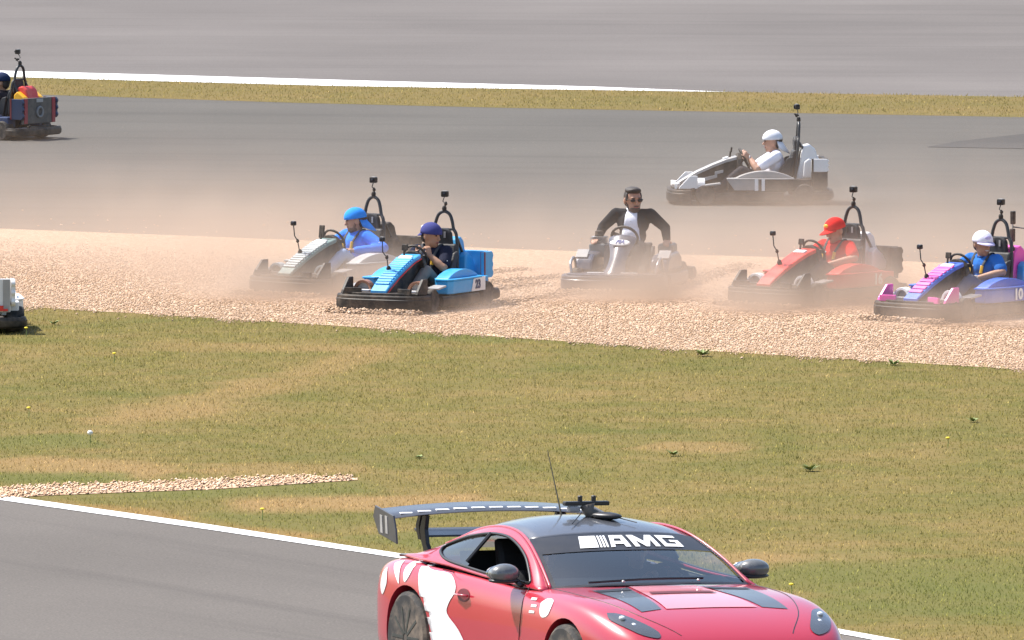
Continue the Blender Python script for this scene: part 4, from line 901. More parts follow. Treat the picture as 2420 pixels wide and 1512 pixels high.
    sheet('windscreen', 0, iW, GLASS, 0.03)
    roof = sheet('roof', iW, iR, CARBON, 0.035); sol = roof.modifiers.new('t', 'SOLIDIFY'); sol.thickness = 0.02
    sheet('rear_window', iR, nR - 1, TINT, 0.03)
    # sun strip and black surround of the windscreen
    def wpt(f, a, lift=0.004, inset=0.03):
        """point of the windscreen: f = 0 foot .. 1 roof edge, a = -1 .. 1 across"""
        x = f * iW; i = min(int(x), iW - 1); fr = x - i
        def one(i):
            p = RAIL[i]; bx, bz = bul(i); q = 1 - abs(a) ** 2.4; return Vector((p.x + bx * q, a * (p.y - inset), p.z + bz * q))
        P = one(i).lerp(one(i + 1), fr); nn = Vector((0.40, 0.22 * a, 0.87)).normalized(); return P + nn * lift
    def band(name, f0, f1, a0, a1, m_, lift=0.004, nf=3, na=24, parent=t):
        vs = [wpt(f0 + (f1 - f0) * i / nf, a0 + (a1 - a0) * j / na, lift) for i in range(nf + 1) for j in range(na + 1)]
        fs = [(i * (na + 1) + j, i * (na + 1) + j + 1, (i + 1) * (na + 1) + j + 1, (i + 1) * (na + 1) + j) for i in range(nf) for j in range(na)]
        return MB().add(vs, fs).build(name, m_, parent, smooth=True)
    strip_ = band('sun_strip', 0.61, 0.995, -0.985, 0.985, SATIN)
    band('windscreen_seal', 0.0, 0.035, -1.0, 1.0, SATIN, 0.006)
    for s in (1, -1): band('windscreen_side_seal', 0.02, 0.99, s * 0.965, s * 1.0, SATIN, 0.006, 14, 2)
    # lettering on the sun strip: slanted bars, then A M G, each glyph laid on the glass (u across, v up, both 0..1 of the strip)
    SL = 0.030
    def glyph(name, pts):
        v, f = poly_fill(pts, 0.05); L = []
        for u_, w_ in v:
            a = (u_ - 0.5) * 1.20 + 0.04 + SL * (w_ - 0.5) + 0.02; L.append(wpt(0.665 + 0.265 * w_, a, 0.009))
        MB().add(L, f).build(name, NUMW, strip_, smooth=True)
    glyph('bar_mark', [(0.0, 0), (0.17, 0), (0.205, 1), (0.045, 1)])
    for x in (0.185, 0.215, 0.245): glyph('bar_mark', [(x, 0), (x + 0.018, 0), (x + 0.053, 1), (x + 0.035, 1)])
    glyph('letter', [(0.285, 0), (0.325, 0), (0.365, 0.70), (0.425, 0.70), (0.425, 0.46), (0.352, 0.46), (0.340, 0.24), (0.425, 0.24), (0.425, 0), (0.475, 0), (0.475, 1), (0.34, 1)])
    glyph('letter', [(0.515, 0), (0.562, 0), (0.562, 0.55), (0.622, 0.0), (0.655, 0.0), (0.715, 0.55), (0.715, 0), (0.762, 0), (0.762, 1), (0.70, 1), (0.638, 0.42), (0.577, 1), (0.515, 1)])
    glyph('letter', [(0.805, 0.0), (1.0, 0.0), (1.0, 0.56), (0.905, 0.56), (0.905, 0.38), (0.952, 0.38), (0.952, 0.22), (0.853, 0.22), (0.853, 0.78), (1.0, 0.78), (1.0, 1), (0.805, 1)])
    # cabin sides: ring of pillar and roof rail round the window opening
    BELT = [(0.70, 0.875, 0.868), (0.30, 0.88, 0.872), (-0.30, 0.882, 0.885), (-0.90, 0.892, 0.915), (-1.40, 0.89, 0.92), (-1.90, 0.80, 0.91)]
    WIN = [(0.47, 0.902), (-0.10, 0.908), (-0.60, 0.930), (-0.95, 0.952), (-1.16, 0.990), (-1.23, 1.025), (-1.16, 1.060), (-0.92, 1.122), (-0.60, 1.170), (-0.30, 1.176), (-0.05, 1.140), (0.18, 1.072), (0.36, 0.985), (0.47, 0.920)]
    def ysurf(x, z):
        yb = np.interp(-x, [-b[0] for b in BELT], [b[1] for b in BELT]); zb = np.interp(-x, [-b[0] for b in BELT], [b[2] for b in BELT])
        zr = np.interp(-x, [-p.x for p in RAIL], [p.z for p in RAIL]); yr = np.interp(-x, [-p.x for p in RAIL], [p.y for p in RAIL])
        f = 0 if zr - zb < 0.01 else min(1, max(0, (z - zb) / (zr - zb))); return yb + (yr - yb) * (0.75 * f + 0.25 * f * f) + 0.012 * math.sin(PI * f)
    win = [(p.x, p.y) for p in bezier_pts([(a, b, 0) for a, b in WIN] + [(WIN[0][0], WIN[0][1], 0)], 6)][:-1]
    outer = [(p.x, p.z) for p in RAIL] + [(b[0], b[2]) for b in [(-1.95, 0, 0.90)] + BELT[::-1][1:]]
    oc = (-0.45, 1.04)
    def ang(p): return math.atan2((p[1] - oc[1]) * 5.0, p[0] - oc[0])
    def ray_out(poly, a):
        d = (math.cos(a), math.sin(a) / 5.0); best = None
        for i in range(len(poly)):
            p, q = poly[i], poly[(i + 1) % len(poly)]; ex, ez = q[0] - p[0], q[1] - p[1]; den = d[0] * ez - d[1] * ex
            if abs(den) < 1e-9: continue
            tt = ((p[0] - oc[0]) * ez - (p[1] - oc[1]) * ex) / den; uu = ((p[0] - oc[0]) * d[1] - (p[1] - oc[1]) * d[0]) / den
            if tt > 0 and -1e-6 <= uu <= 1 + 1e-6 and (best is None or tt > best): best = tt
        return (oc[0] + d[0] * best, oc[1] + d[1] * best)
    angs = sorted(set([round(ang(p), 4) for p in outer] + list(np.linspace(-PI, PI, 72)[:-1])))
    sides = []
    for s in (1, -1):
        vs = []; fs = []; m = len(angs); O = [ray_out(outer, a) for a in angs]; W_ = [ray_out(win, a) for a in angs]
        for o_, w_ in zip(O, W_):
            for f in (0, 0.33, 0.66, 1.0):
                x = o_[0] + (w_[0] - o_[0]) * f; z = o_[1] + (w_[1] - o_[1]) * f
                vs.append((x, s * ysurf(x, z), z))
            vs.append((w_[0], s * (ysurf(*w_) - 0.025), w_[1]))
        for i in range(m):
            j = (i + 1) % m
            for q in range(4): fs.append((i * 5 + q, i * 5 + q + 1, j * 5 + q + 1, j * 5 + q))
        side = MB().add(vs, fs).build('cabin_side', [CRED, INTER], t, smooth=True); side.data.polygons.foreach_set('material_index', [0] * len(side.data.polygons)); sides.append(side)
        so2 = side.modifiers.new('lining', 'SOLIDIFY'); so2.thickness = 0.02; so2.offset = -1 ; so2.material_offset = 1
        MB().tube([(x, s * (ysurf(x, z) + 0.001), z) for x, z in win], 0.011, 6, closed=True).build('window_seal', SATIN, side, smooth=True)
        # quarter glass behind the open door window; the far door has its glass up
        qx = -0.62
        def pane(name, keep, m_):
            poly = [p for p in win if keep(p[0])]
            v, f = poly_fill(poly, 0.08); return MB().add([(x, s * (ysurf(x, z) - 0.012), z) for x, z in v], f).build(name, m_, t, smooth=True)
        pane('quarter_window', lambda x: x < qx + 0.02, TINT)
        MB().tube([(qx - 0.01, s * (ysurf(qx, 0.965) + 0.0), 0.962), (qx + 0.05, s * ysurf(qx + 0.05, 1.17), 1.176)], 0.016, 6).build('window_divider', SATIN, t)
        MB().tube([(p.x, s * (p.y - 0.016), p.z + 0.002) for p in RAIL[:iR + 6]], 0.012, 8).build('roof_rail', CRED, t, smooth=True)
    bv = []; bf = []
    for o_ in [body] + sides:
        k_ = len(bv); bv += [v.co.copy() for v in o_.data.vertices]; bf += [tuple(i + k_ for i in p.vertices) for p in o_.data.polygons]
    bvh = BVHTree.FromPolygons(bv, bf)
    # doors: shut lines, handle
    for s in (1, -1):
        hx, hz = -0.46, 0.735
        ring = [(hx + 0.10 * math.cos(a), hz + 0.048 * math.sin(a)) for a in np.linspace(0, 2 * PI, 20, endpoint=False)]
        h = decal('door_handle', ring, 'side', bvh, mat('handle_recess', (0.14, 0.012, 0.02), 0.5), t, 0.003, 0.05, False, s)
        y = s * 0.985; MB().tube([(hx - 0.10, y * 0.985, hz), (hx, y * 1.003, hz + 0.003), (hx + 0.10, y * 0.985, hz + 0.004)], 0.014, 8, flat=0.6).build('handle_grip', CRED, h, smooth=True)
        for pts_ in ([(0.50, 0.88), (0.53, 0.70), (0.50, 0.45), (0.44, 0.24)], [(-0.72, 0.90), (-0.80, 0.78), (-0.78, 0.6), (-0.62, 0.36), (-0.58, 0.24)]):
            L = []
            for p in bezier_pts([(a, b, 0) for a, b in pts_], 5):
                hh, nn, i, dd = bvh.ray_cast(Vector((p.x, s * 3, p.y)), Vector((0, -s, 0))); L.append((hh or Vector((p.x, s, p.y))) + Vector((0, s * 0.001, 0)))
            MB().tube(L, 0.0035, 5).build('shut_line', SATIN, t)
        # mirrors
        mx, my, mz = 0.34, s * 1.00, 0.965
        mm = MB().ell((mx, my, mz), (0.092, 0.124, 0.072), Matrix.Rotation(s * -0.22, 3, 'Z')).ell((mx - 0.05, my, mz - 0.005), (0.066, 0.122, 0.063), Matrix.Rotation(s * -0.22, 3, 'Z')).build('door_mirror', GREYC, t, remesh=0.012, relax=4)
        MB().ell((mx - 0.005, my, mz - 0.052), (0.085, 0.125, 0.022)).build('mirror_base', SATIN, mm, smooth=True)
        MB().tube([(mx + 0.02, my - s * 0.08, mz - 0.055), (mx + 0.08, s * 0.90, mz - 0.085)], [0.022, 0.026], 8, flat=0.6).build('mirror_arm', SATIN, mm, smooth=True)
        MB().ell((mx - 0.105, my, mz - 0.003), (0.008, 0.115, 0.052), Matrix.Rotation(s * -0.22, 3, 'Z')).build('mirror_glass', mat('mirror_glass', (0.6, 0.62, 0.64), 0.03, metal=1.0), mm, smooth=True)
    # livery films
    for s in (1, -1):
        decal('livery_blob', [(-1.25, 0.90), (-1.05, 0.868), (-0.78, 0.865), (-0.64, 0.82), (-0.60, 0.75), (-0.68, 0.66), (-0.70, 0.58), (-0.52, 0.48), (-0.40, 0.36), (-0.42, 0.24), (-0.86, 0.20), (-1.02, 0.42), (-1.12, 0.62), (-1.20, 0.80)], 'side', bvh, CWHITE, t, side=s)
        decal('livery_flame', [(-1.46, 0.895), (-1.34, 0.895), (-1.34, 0.81), (-1.40, 0.75), (-1.45, 0.81)], 'side', bvh, CWHITE, t, side=s)
        decal('livery_flame', [(-1.74, 0.86), (-1.62, 0.885), (-1.54, 0.83), (-1.50, 0.73), (-1.56, 0.76), (-1.64, 0.81)], 'side', bvh, CWHITE, t, side=s)
        decal('livery_flame', [(-1.92, 0.77), (-1.84, 0.82), (-1.78, 0.77), (-1.76, 0.70), (-1.84, 0.62), (-1.92, 0.68)], 'side', bvh, CWHITE, t, side=s)
        for k_, (x0, z0) in enumerate([(0.66, 0.80), (0.70, 0.755), (0.68, 0.71)]): decal('sponsor_line', [(x0, z0), (x0 + 0.10, z0 + 0.006), (x0 + 0.10, z0 + 0.022), (x0, z0 + 0.018)], 'side', bvh, CWHITE, t, smooth=False, side=s)
        decal('sponsor_patch', [(0.86, 0.80), (0.95, 0.835), (1.06, 0.82), (1.04, 0.73), (0.94, 0.70), (0.88, 0.73)], 'side', bvh, CWHITE, t, side=s)
        # bonnet vents and pale panel
        vt = decal('bonnet_vent', [(0.92, s * 0.30), (1.00, s * 0.62), (1.75, s * 0.58), (1.70, s * 0.40)], 'top', bvh, mat('vent_grey', (0.07, 0.078, 0.085), 0.3, coat=0.4), t, 0.004, 0.08, False)
        decal('vent_slot', [(0.96, s * 0.31), (1.02, s * 0.60), (1.10, s * 0.60), (1.05, s * 0.32)], 'top', bvh, SATIN, vt, 0.008, 0.08, False)
        MB().lathe([(0.012, 0.0), (0.014, 0.006), (0.008, 0.014)], (0.86, s * 0.30, 0.935), 'z', 10).build('bonnet_pin', STEEL, t)
    sc_ = decal('bonnet_scoop_panel', [(0.86, -0.26), (0.86, 0.26), (1.70, 0.36), (1.70, -0.36)], 'top', bvh, paint('car_pale_red', (0.72, 0.22, 0.24)), t, 0.005, 0.08, False)
    decal('scoop_slot', [(1.16, -0.24), (1.16, 0.24), (1.25, 0.26), (1.25, -0.26)], 'top', bvh, mat('slot_dark_red', (0.10, 0.01, 0.012), 0.5), sc_, 0.010, 0.06, False)
    MB().tube(bezier_pts([(0.80, -0.55, 0.93), (0.87, -0.1, 0.955), (0.83, 0.35, 0.95)], 6), 0.009, 6).build('wiper', SATIN, t)
    # grille and lamps
    decal('grille', [(-0.42, 0.24), (0.42, 0.24), (0.46, 0.42), (0.36, 0.50), (-0.36, 0.50), (-0.46, 0.42)], 'front', bvh, SATIN, t, 0.004, 0.06, False)
    for s in (1, -1):
        hl = decal('headlight', [(1.72, s * 0.84), (1.84, s * 0.86), (2.06, s * 0.76), (2.14, s * 0.64), (2.08, s * 0.60), (1.92, s * 0.68), (1.78, s * 0.76)], 'top', bvh, mat('headlight_glass', (0.06, 0.065, 0.07), 0.08, coat=1.0), t, 0.006, 0.05)
        for q in range(3): MB().ell((1.86 + 0.085 * q, s * (0.785 - 0.05 * q), 0.775 - 0.045 * q), (0.030, 0.022, 0.018)).build('lamp_lens', mat('lamp_lens', (0.6, 0.62, 0.65), 0.08), hl, smooth=True)
        L = []
        for p in bezier_pts([(0.66, s * 0.80, 0), (0.95, s * 0.80, 0), (1.35, s * 0.77, 0), (1.80, s * 0.64, 0), (2.12, s * 0.44, 0)], 5):
            hh, nn, i, dd = bvh.ray_cast(Vector((p.x, p.y, 3)), Vector((0, 0, -1))); L.append((hh or Vector((p.x, p.y, 0.8))) + Vector((0, 0, 0.001)))
        MB().tube(L, 0.0035, 5).build('bonnet_shut_line', SATIN, t)
    # wheels
    for wx in (-1.36, 1.33):
        for s in (1, -1):
            r = 0.345; wh = MB().lathe([(0.24, -0.15), (0.31, -0.15), (0.338, -0.13), (r, -0.09), (r, 0.09), (0.338, 0.13), (0.31, 0.15), (0.24, 0.15)], (0, 0, 0), n=36).build('wheel', RUBBER, t, smooth=False); wh.location = (wx, s * 0.85, r)
            rim = MB().lathe([(0.05, s * 0.10), (0.235, s * 0.135), (0.245, s * 0.14), (0.245, -s * 0.12)], (0, 0, 0), n=30).build('rim', SATIN, wh, smooth=True)
            for k_ in range(10):
                a = 2 * PI * k_ / 10; MB().box((0.13 * math.cos(a), s * 0.145, 0.13 * math.sin(a)), (0.20, 0.016, 0.022), Matrix.Rotation(-a, 3, 'Y')).build('spoke', mat('rim_grey', (0.10, 0.11, 0.11), 0.3, metal=0.7), wh)
    # tail wing
    span = 0.86; prof = [(0.16, 0.0), (0.12, 0.018), (0.02, 0.030), (-0.10, 0.034), (-0.17, 0.040), (-0.17, 0.030), (-0.08, 0.012), (0.04, -0.004), (0.13, -0.010)]
    vs = []; fs = []; m = len(prof); nsp = 17
    for i in range(nsp):
        a = -1 + 2 * i / (nsp - 1); ar = 0.045 * (1 - a * a)
        for x, z in prof: vs.append((-2.08 + x, a * span, 1.175 + z + ar))
    for i in range(nsp - 1):
        for j in range(m): fs.append((i * m + j, i * m + (j + 1) % m, (i + 1) * m + (j + 1) % m, (i + 1) * m + j))
    fs += [tuple(range(m)), tuple(range((nsp - 1) * m, nsp * m))[::-1]]
    wing = MB().add(vs, fs).build('rear_wing', mat('wing_gloss', (0.06, 0.062, 0.07), 0.28, coat=0.25), t, smooth=True); wing.modifiers.new('e', 'EDGE_SPLIT').split_angle = R(50)
    for k_ in range(11): a = -0.85 + 0.17 * k_; MB().box((-1.97, a * span, 1.195 + 0.045 * (1 - a * a)), (0.028, 0.105, 0.006), Matrix.Rotation(0.2, 3, 'Y')).build('wing_lettering', NUMW, wing)
    for s in (1, -1):
        ep = MB().prism([(-1.84, 0.99), (-1.86, 1.09), (-1.91, 1.195), (-2.24, 1.245), (-2.27, 1.16), (-2.16, 1.04)], 'y', s * span - 0.008, s * span + 0.008).build('wing_endplate', mat('endplate_grey', (0.07, 0.07, 0.075), 0.3), wing, bevel=0.004)
        for k_ in range(2): MB().prism([(-1.99 - 0.09 * k_, 1.05), (-2.01 - 0.09 * k_, 1.18), (-2.05 - 0.09 * k_, 1.185), (-2.03 - 0.09 * k_, 1.055)], 'y', s * (span + 0.008), s * (span + 0.012)).build('endplate_mark', LGREY, ep)
        MB().prism([(-1.86, 0.88), (-1.95, 0.98), (-1.98, 1.08), (-1.96, 1.185), (-2.02, 1.195), (-2.07, 1.08), (-2.05, 1.0), (-2.0, 0.93), (-1.98, 0.88)], 'y', s * 0.56 - 0.016, s * 0.56 + 0.016).build('wing_support', SATIN, wing, bevel=0.004)
        MB().prism([(-2.10, 1.185), (-2.15, 1.10), (-2.10, 1.0), (-2.06, 1.0), (-2.09, 1.10), (-2.06, 1.185)], 'y', s * 0.56 - 0.014, s * 0.56 + 0.014).build('wing_support_rear', SATIN, wing)
    MB().prism([(-2.02, 1.035), (-2.12, 1.055), (-2.20, 1.075), (-2.20, 1.060), (-2.12, 1.032), (-2.02, 1.020)], 'y', -0.56, 0.56).build('lower_blade', mat('wing_gloss', (0,) * 3), wing)
    # roof camera mast and aerial
    zr = 1.294
    rk = MB().box((-0.42, 0, zr + 0.10), (0.055, 0.36, 0.032)).build('roof_bar', SATIN, t, bevel=0.008)
    for y in (-0.05, 0.06): MB().lathe([(0.018, 0), (0.018, 0.035), (0.012, 0.04)], (-0.42, y, zr + 0.117), 'z', 12).build('bar_knob', SATIN, rk)
    MB().tube([(-0.42, 0.01, zr + 0.09), (-0.41, 0.02, zr + 0.04), (-0.37, 0.05, zr + 0.005)], [0.06, 0.042, 0.05], 10).build('mast_stem', DGREY, rk, smooth=True)
    MB().ell((-0.30, 0.10, zr + 0.018), (0.14, 0.075, 0.028), Matrix.Rotation(0.6, 3, 'Z')).build('mast_base', SATIN, rk, smooth=True)
    MB().box((-0.42, -0.10, zr + 0.06), (0.06, 0.09, 0.04)).build('cable_box', mat('cable_box_grey', (0.28, 0.28, 0.29), 0.4), rk, bevel=0.01)
    for s in (1, -1): MB().tube([(-0.36, s * 0.06, zr + 0.04), (-0.10, s * 0.26, zr - 0.018)], 0.004, 5).build('guy_wire', SATIN, rk)
    MB().tube([(-0.62, -0.10, zr - 0.01), (-0.80, -0.14, zr + 0.46)], [0.007, 0.003], 6).build('aerial', mat('aerial_brown', (0.10, 0.085, 0.05), 0.6), t)
    # interior
    MB().box((-0.90, 0, 0.74), (0.04, 1.50, 0.56), Matrix.Rotation(-0.25, 3, 'Y')).build('bulkhead', INTER, t, bevel=0.01)
    for s in (1, -1):
        sp = tag(MB().prism([(-0.10, 0.47), (-0.08, 0.58), (-0.45, 0.56), (-0.62, 1.02), (-0.68, 1.12), (-0.76, 1.12), (-0.72, 0.95), (-0.60, 0.50)], 'y', s * 0.37 - 0.22, s * 0.37 + 0.22).build('car_seat', INTER, t, bevel=0.03))
    MB().prism([(0.60, 0.62), (0.60, 0.90), (0.42, 0.93), (0.22, 0.86), (0.22, 0.62)], 'y', -0.72, 0.72).build('dashboard', mat('dash_dark', (0.09, 0.095, 0.095), 0.6), t, bevel=0.03)
    M = Matrix.Translation((0.10, 0.37, 0.84)) @ Matrix.Rotation(R(-65), 4, 'Y')
    sw = MB().tube([(0.17 * math.cos(a), 0.17 * math.sin(a), 0) for a in np.linspace(0, 2 * PI, 24, endpoint=False)], 0.016, 8, closed=True).build('steering_wheel', INTER, t, smooth=True); sw.matrix_local = M
    cage = [(-0.05, 0.60, 1.12), (-0.55, 0.57, 1.19), (-0.95, 0.57, 1.13)]
    for s in (1, -1): MB().tube([(x, s * y, z) for x, y, z in cage], 0.02, 8).build('roll_cage_bar', mat('cage_grey', (0.2, 0.2, 0.2), 0.5), t)
    return t

car_p = G(1434, 1652, 0.004); car_yaw = R(-65)
sports_car(car_p, car_yaw, 'red and white sports coupe with black roof and tall rear wing').rotation_euler = (R(-1.3), 0, car_yaw)
dark_suit = cloth('race_black', (0.020, 0.020, 0.022))
for s, lab, arms in ((1, 'driver in black behind the steering wheel of the red coupe', dict(el=(-0.02, 0.28, 0.46), er=(-0.02, -0.22, 0.46), wl=(0.10, 0.15, 0.58), wr=(0.10, -0.13, 0.58))), (-1, 'passenger in black by the open window of the red coupe', dict(el=(-0.20, 0.25, 0.42), er=(-0.20, -0.25, 0.42), wl=(0.02, 0.08, 0.34), wr=(0.02, -0.08, 0.34)))):
    off = Matrix.Rotation(car_yaw, 3, 'Z') @ Vector((0.02, s * 0.385, 0.35))
    person(car_p + off, car_yaw, lab, dict(skin=SKIN[0], top=dark_suit, long=True, legs=dark_suit, hs=1.0, head=(-0.30, 0, 0.74), sh=(-0.33, 0, 0.56), chest=(-0.32, 0, 0.46), shoes=BLACK, hy=R(-12), knee=(0.12, 0.13, 0.36), ankle=(0.42, 0.12, 0.10), **arms), group='people in the red car')

# ------------------------------------------------------------------ karts and drivers in their places
def place(px, py): p = G(px, py, 0.0); return (p.x, p.y, 0.006 if 550 < py < 760 else 0.004)
def heading(a_left): return R(-90 - a_left)      # degrees to the left of straight at the camera
WHEEL_ARMS = dict(el=(-0.10, 0.25, 0.46), er=(-0.10, -0.25, 0.46), wl=(-0.01, 0.13, 0.60), wr=(-0.01, -0.13, 0.60))
LAP = dict(el=(-0.27, 0.34, 0.50), er=(-0.16, -0.28, 0.50), wl=(-0.06, 0.12, 0.43), wr=(0.00, -0.14, 0.55), nl=(0, -0.3, -1), nr=(0, 1, -0.2))

# 12: silver kart, driver in blue
p = place(797, 688); yw = heading(39)
kart('brick_kart', p, yw, 'silver and black kart half lost in dust, driver in a bright blue jacket',
     dict(hood=TEAL, slat=SILVER, ns=13, nose=BLACK, pod=mat('pale_grey_plastic', (0.46, 0.45, 0.44), 0.4), pod_lid=SILVER, cover=BLACK, end=BLACK, tall=True, arch=SILVER, arch_in=BLACK, step=DGREY, numx=-0.28, cw=0.16), '12')
C_BLUE = cloth('bright_blue', (0.035, 0.19, 0.72)); 
person(p, yw, 'driver in bright blue jacket and backwards blue cap looking to the left', dict(skin=SKIN[0], top=C_BLUE, long=True, legs=cloth('pale_jeans', (0.33, 0.42, 0.58)), cap=cloth('cap_blue', (0.035, 0.27, 0.80)), capdir=-1, droop=0.15, lift=-0.015, hy=R(-48), hp=R(8),
       el=(-0.33, 0.43, 0.50), er=(-0.14, -0.28, 0.50), wl=(-0.10, 0.17, 0.47), wr=(0.0, -0.14, 0.56), hl=(0.5, -0.8, 0.2), nl=(0.2, 0, -1), nr=(0, 1, -0.2), knee=(0.10, 0.17, 0.44), harness=True, sleeve_mark=True, beard=True, beardm=mat('stubble', (0.20, 0.115, 0.075), 0.7), twist=R(-12)))
# 23: azure kart, driver with raised hands
p = place(987, 728); yw = heading(27)
kart('brick_kart', p, yw, 'azure blue and black kart with number 23 on its side pod',
     dict(hood=AZURE, slat=AZURE, ns=12, trim=RED, pod=AZURE, cover=AZURE, end=AZURE, stripe=DRED, tail=WHITE, numc=NAVY, numx=-0.37, nsz=0.135, arch=mat('orange_trim', (0.30, 0.14, 0.08), 0.4), arch_in=LGREY, step=WHITE, guard=LGREY, rear=AZURE), '23')
person(p, yw, 'driver in dark navy shirt and navy cap holding both hands before his chin', dict(skin=SKIN[1], top=cloth('navy', (0.012, 0.014, 0.030)), long=False, legs=cloth('grey_trousers', (0.20, 0.18, 0.16)), cap=cloth('cap_purple_navy', (0.050, 0.055, 0.19)), capdir=-1, bill=0.045, droop=0.09, badge=NUMW, hy=R(80), hp=R(6),
       el=(-0.14, 0.26, 0.45), er=(-0.14, -0.24, 0.47), wl=(-0.12, 0.09, 0.595), wr=(-0.10, -0.07, 0.60), hl=(0.1, -0.15, 1), hrd=(0.1, 0.15, 1), nl=(-0.3, -1, 0.1), nr=(-0.3, 1, 0.1), curl=1.25, harness=True, sleeve_mark=True))
# the suited man's rental kart
p = place(1482, 681); yw = heading(13)
rental_kart(p, yw, 'low slate blue rental kart with white oval badge, man in dark suit aboard')
person(p, yw, 'bearded man in dark suit and sunglasses pushing himself up from the rental kart', dict(skin=SKIN[2], top=cloth('black_wool', (0.016, 0.016, 0.019)), long=True, open=cloth('white_shirt', (0.74, 0.74, 0.80)), legs=cloth('suit_trousers', (0.020, 0.020, 0.024)), shades=True, beard=True, beardm=mat('beard_brown', (0.075, 0.045, 0.032), 0.7), hair='full', hs=1.27, head=(-0.335, 0, 0.795), dz=0.215, dx=0.02,
       hy=R(34), hp=R(4), shw=0.205, el=(-0.40, 0.375, 0.47), er=(-0.40, -0.375, 0.47), wl=(-0.30, 0.415, 0.325), wr=(-0.30, -0.415, 0.335), hl=(0.9, 0.12, -0.12), hrd=(0.9, -0.12, -0.1), nl=(0, 0, -1), nr=(0, 0, -1), curl=0.4, knee=(0.14, 0.17, 0.45), ankle=(0.44, 0.13, 0.16), shoes=BLACK))
# 16: red kart
p = place(1930, 714); yw = heading(41)
kart('brick_kart', p, yw, 'red and black kart with number 16, its lower half veiled in dust',
     dict(hood=RED, pod=RED, cover=WHITE, shoulder=WHITE, end=BLACK, arch=WHITE, arch_in=LGREY, step=DGREY, numx=-0.40), '16')
C_RED = cloth('red_polo', (0.66, 0.025, 0.022))
person(p, yw, 'driver in red polo shirt and red cap with arm across his lap', dict(skin=SKIN[0], top=C_RED, collar=cloth('red_dark', (0.42, 0.015, 0.015)), legs=cloth('dark_trousers', (0.05, 0.045, 0.05)), cap=cloth('cap_red', (0.74, 0.025, 0.020)), badge=YELLOW, hy=R(-14), hp=R(14), harness=True, mark=True, **LAP))
# 10: pink and blue kart
p = place(2278, 749); yw = heading(41)
kart('brick_kart', p, yw, 'pink and royal blue kart with number 10 at the right edge',
     dict(hood=ROYAL, slat=PINK, ns=9, pod=ROYAL, cover=PINK, shoulder=AZURE, end=PINK, fin=PINK, flap=PINK, arch=WHITE, arch_in=LGREY, step=LGREY, guard=STEEL, cw=0.19, numx=-0.25), '10')
person(p, yw, 'smiling driver in blue polo shirt and white cap turned to the right', dict(skin=SKIN[1], top=cloth('mid_blue', (0.025, 0.13, 0.42)), collar=cloth('collar_navy', (0.02, 0.05, 0.16)), legs=cloth('slate_trousers', (0.12, 0.13, 0.17)), cap=cloth('cap_white', (0.74, 0.73, 0.80)), billm=cloth('bill_lilac', (0.50, 0.46, 0.66)), badge=cloth('cap_logo', (0.5, 0.46, 0.72)), hy=R(68), hp=R(4), smile=True, harness=True, mark=True, sleeve_mark=True, watch=True, **LAP))
# tall twin-camera pole at the rear of kart 10
pr = tag(empty('camera_pole', p, yw), 'tall black camera pole with two stacked grips behind the pink kart driver', 'camera pole')
MB().tube([(-0.955, -0.06, 0.53), (-0.955, -0.07, 0.66), (-0.955, -0.06, 0.80)], 0.010, 8).build('pole', TUBE, pr)
MB().box((-0.955, -0.06, 0.87), (0.05, 0.05, 0.15)).build('lower_grip', BLACK, pr, bevel=0.01)
MB().tube([(-0.955, -0.06, 0.94), (-0.955, -0.055, 1.0)], 0.010, 8).build('joint_rod', STEEL, pr)
MB().box((-0.955, -0.055, 1.07), (0.05, 0.05, 0.15)).build('upper_grip', BLACK, pr, bevel=0.01)
MB().tube([(-0.955, -0.06, 0.965), (-0.955, 0.12, 0.955)], 0.008, 6).build('side_arm', TUBE, pr)
# 11: white and black kart on the asphalt
p = place(1768, 480); yw = R(183)
kart('brick_kart', p, yw, 'white and black kart with number 11 driving on the asphalt',
     dict(hood=LGREY, zig=LGREY, pod=BLACK, podf=LGREY, endz=0.43, pod_lid=LGREY, hump=LGREY, cover=WHITE, shoulder=WHITE, end=WHITE, stripe=BLACK, fin=WHITE, flap=WHITE, arch=WHITE, arch_in=DRED, step=WHITE, mast=False, numx=-0.11, nsz=0.19, bold=0.07, cw=0.18), '11')
person(p, yw, 'driver in white T-shirt and backwards white cap steering with both hands', dict(skin=SKIN[0], top=cloth('white_tee', (0.74, 0.73, 0.80)), legs=cloth('dark_trousers', (0, 0, 0)), cap=cloth('cap_pure_white', (0.80, 0.80, 0.82)), capdir=-1, droop=0.16, lift=-0.015, hy=R(4), hp=R(2), head=(-0.32, 0, 0.808), watch=True, nl=(0, -1, -0.2), nr=(0, 1, -0.2), hl=(0.6, 0.1, 0.5), hrd=(0.6, -0.1, 0.5), harness=False, **WHEEL_ARMS))
# far left kart seen from behind
p = place(-40, 325); yw = R(147)
kart('brick_kart', p, yw, 'navy kart with red and yellow engine cover driving away at the far left edge',
     dict(hood=NAVY, pod=NAVY, cover=RED, shoulder=YELLOW, end=mat('deep_navy_plastic', (0.012, 0.028, 0.075), 0.45), stripe=DRED, rstripe=mat('crimson_plastic', (0.30, 0.02, 0.035), 0.4), rear=DGREY, ring=True, shh=0.10, cw=0.14, arch=LGREY), None)
person(p, yw, 'driver in navy cap seen in profile at the far left edge', dict(skin=SKIN[1], top=cloth('charcoal_shirt', (0.045, 0.038, 0.045)), legs=cloth('dark_trousers', (0, 0, 0)), cap=cloth('cap_navy', (0.016, 0.028, 0.075)), billm=cloth('bill_blue', (0.07, 0.08, 0.24)), hy=R(22), hp=R(2), **WHEEL_ARMS))
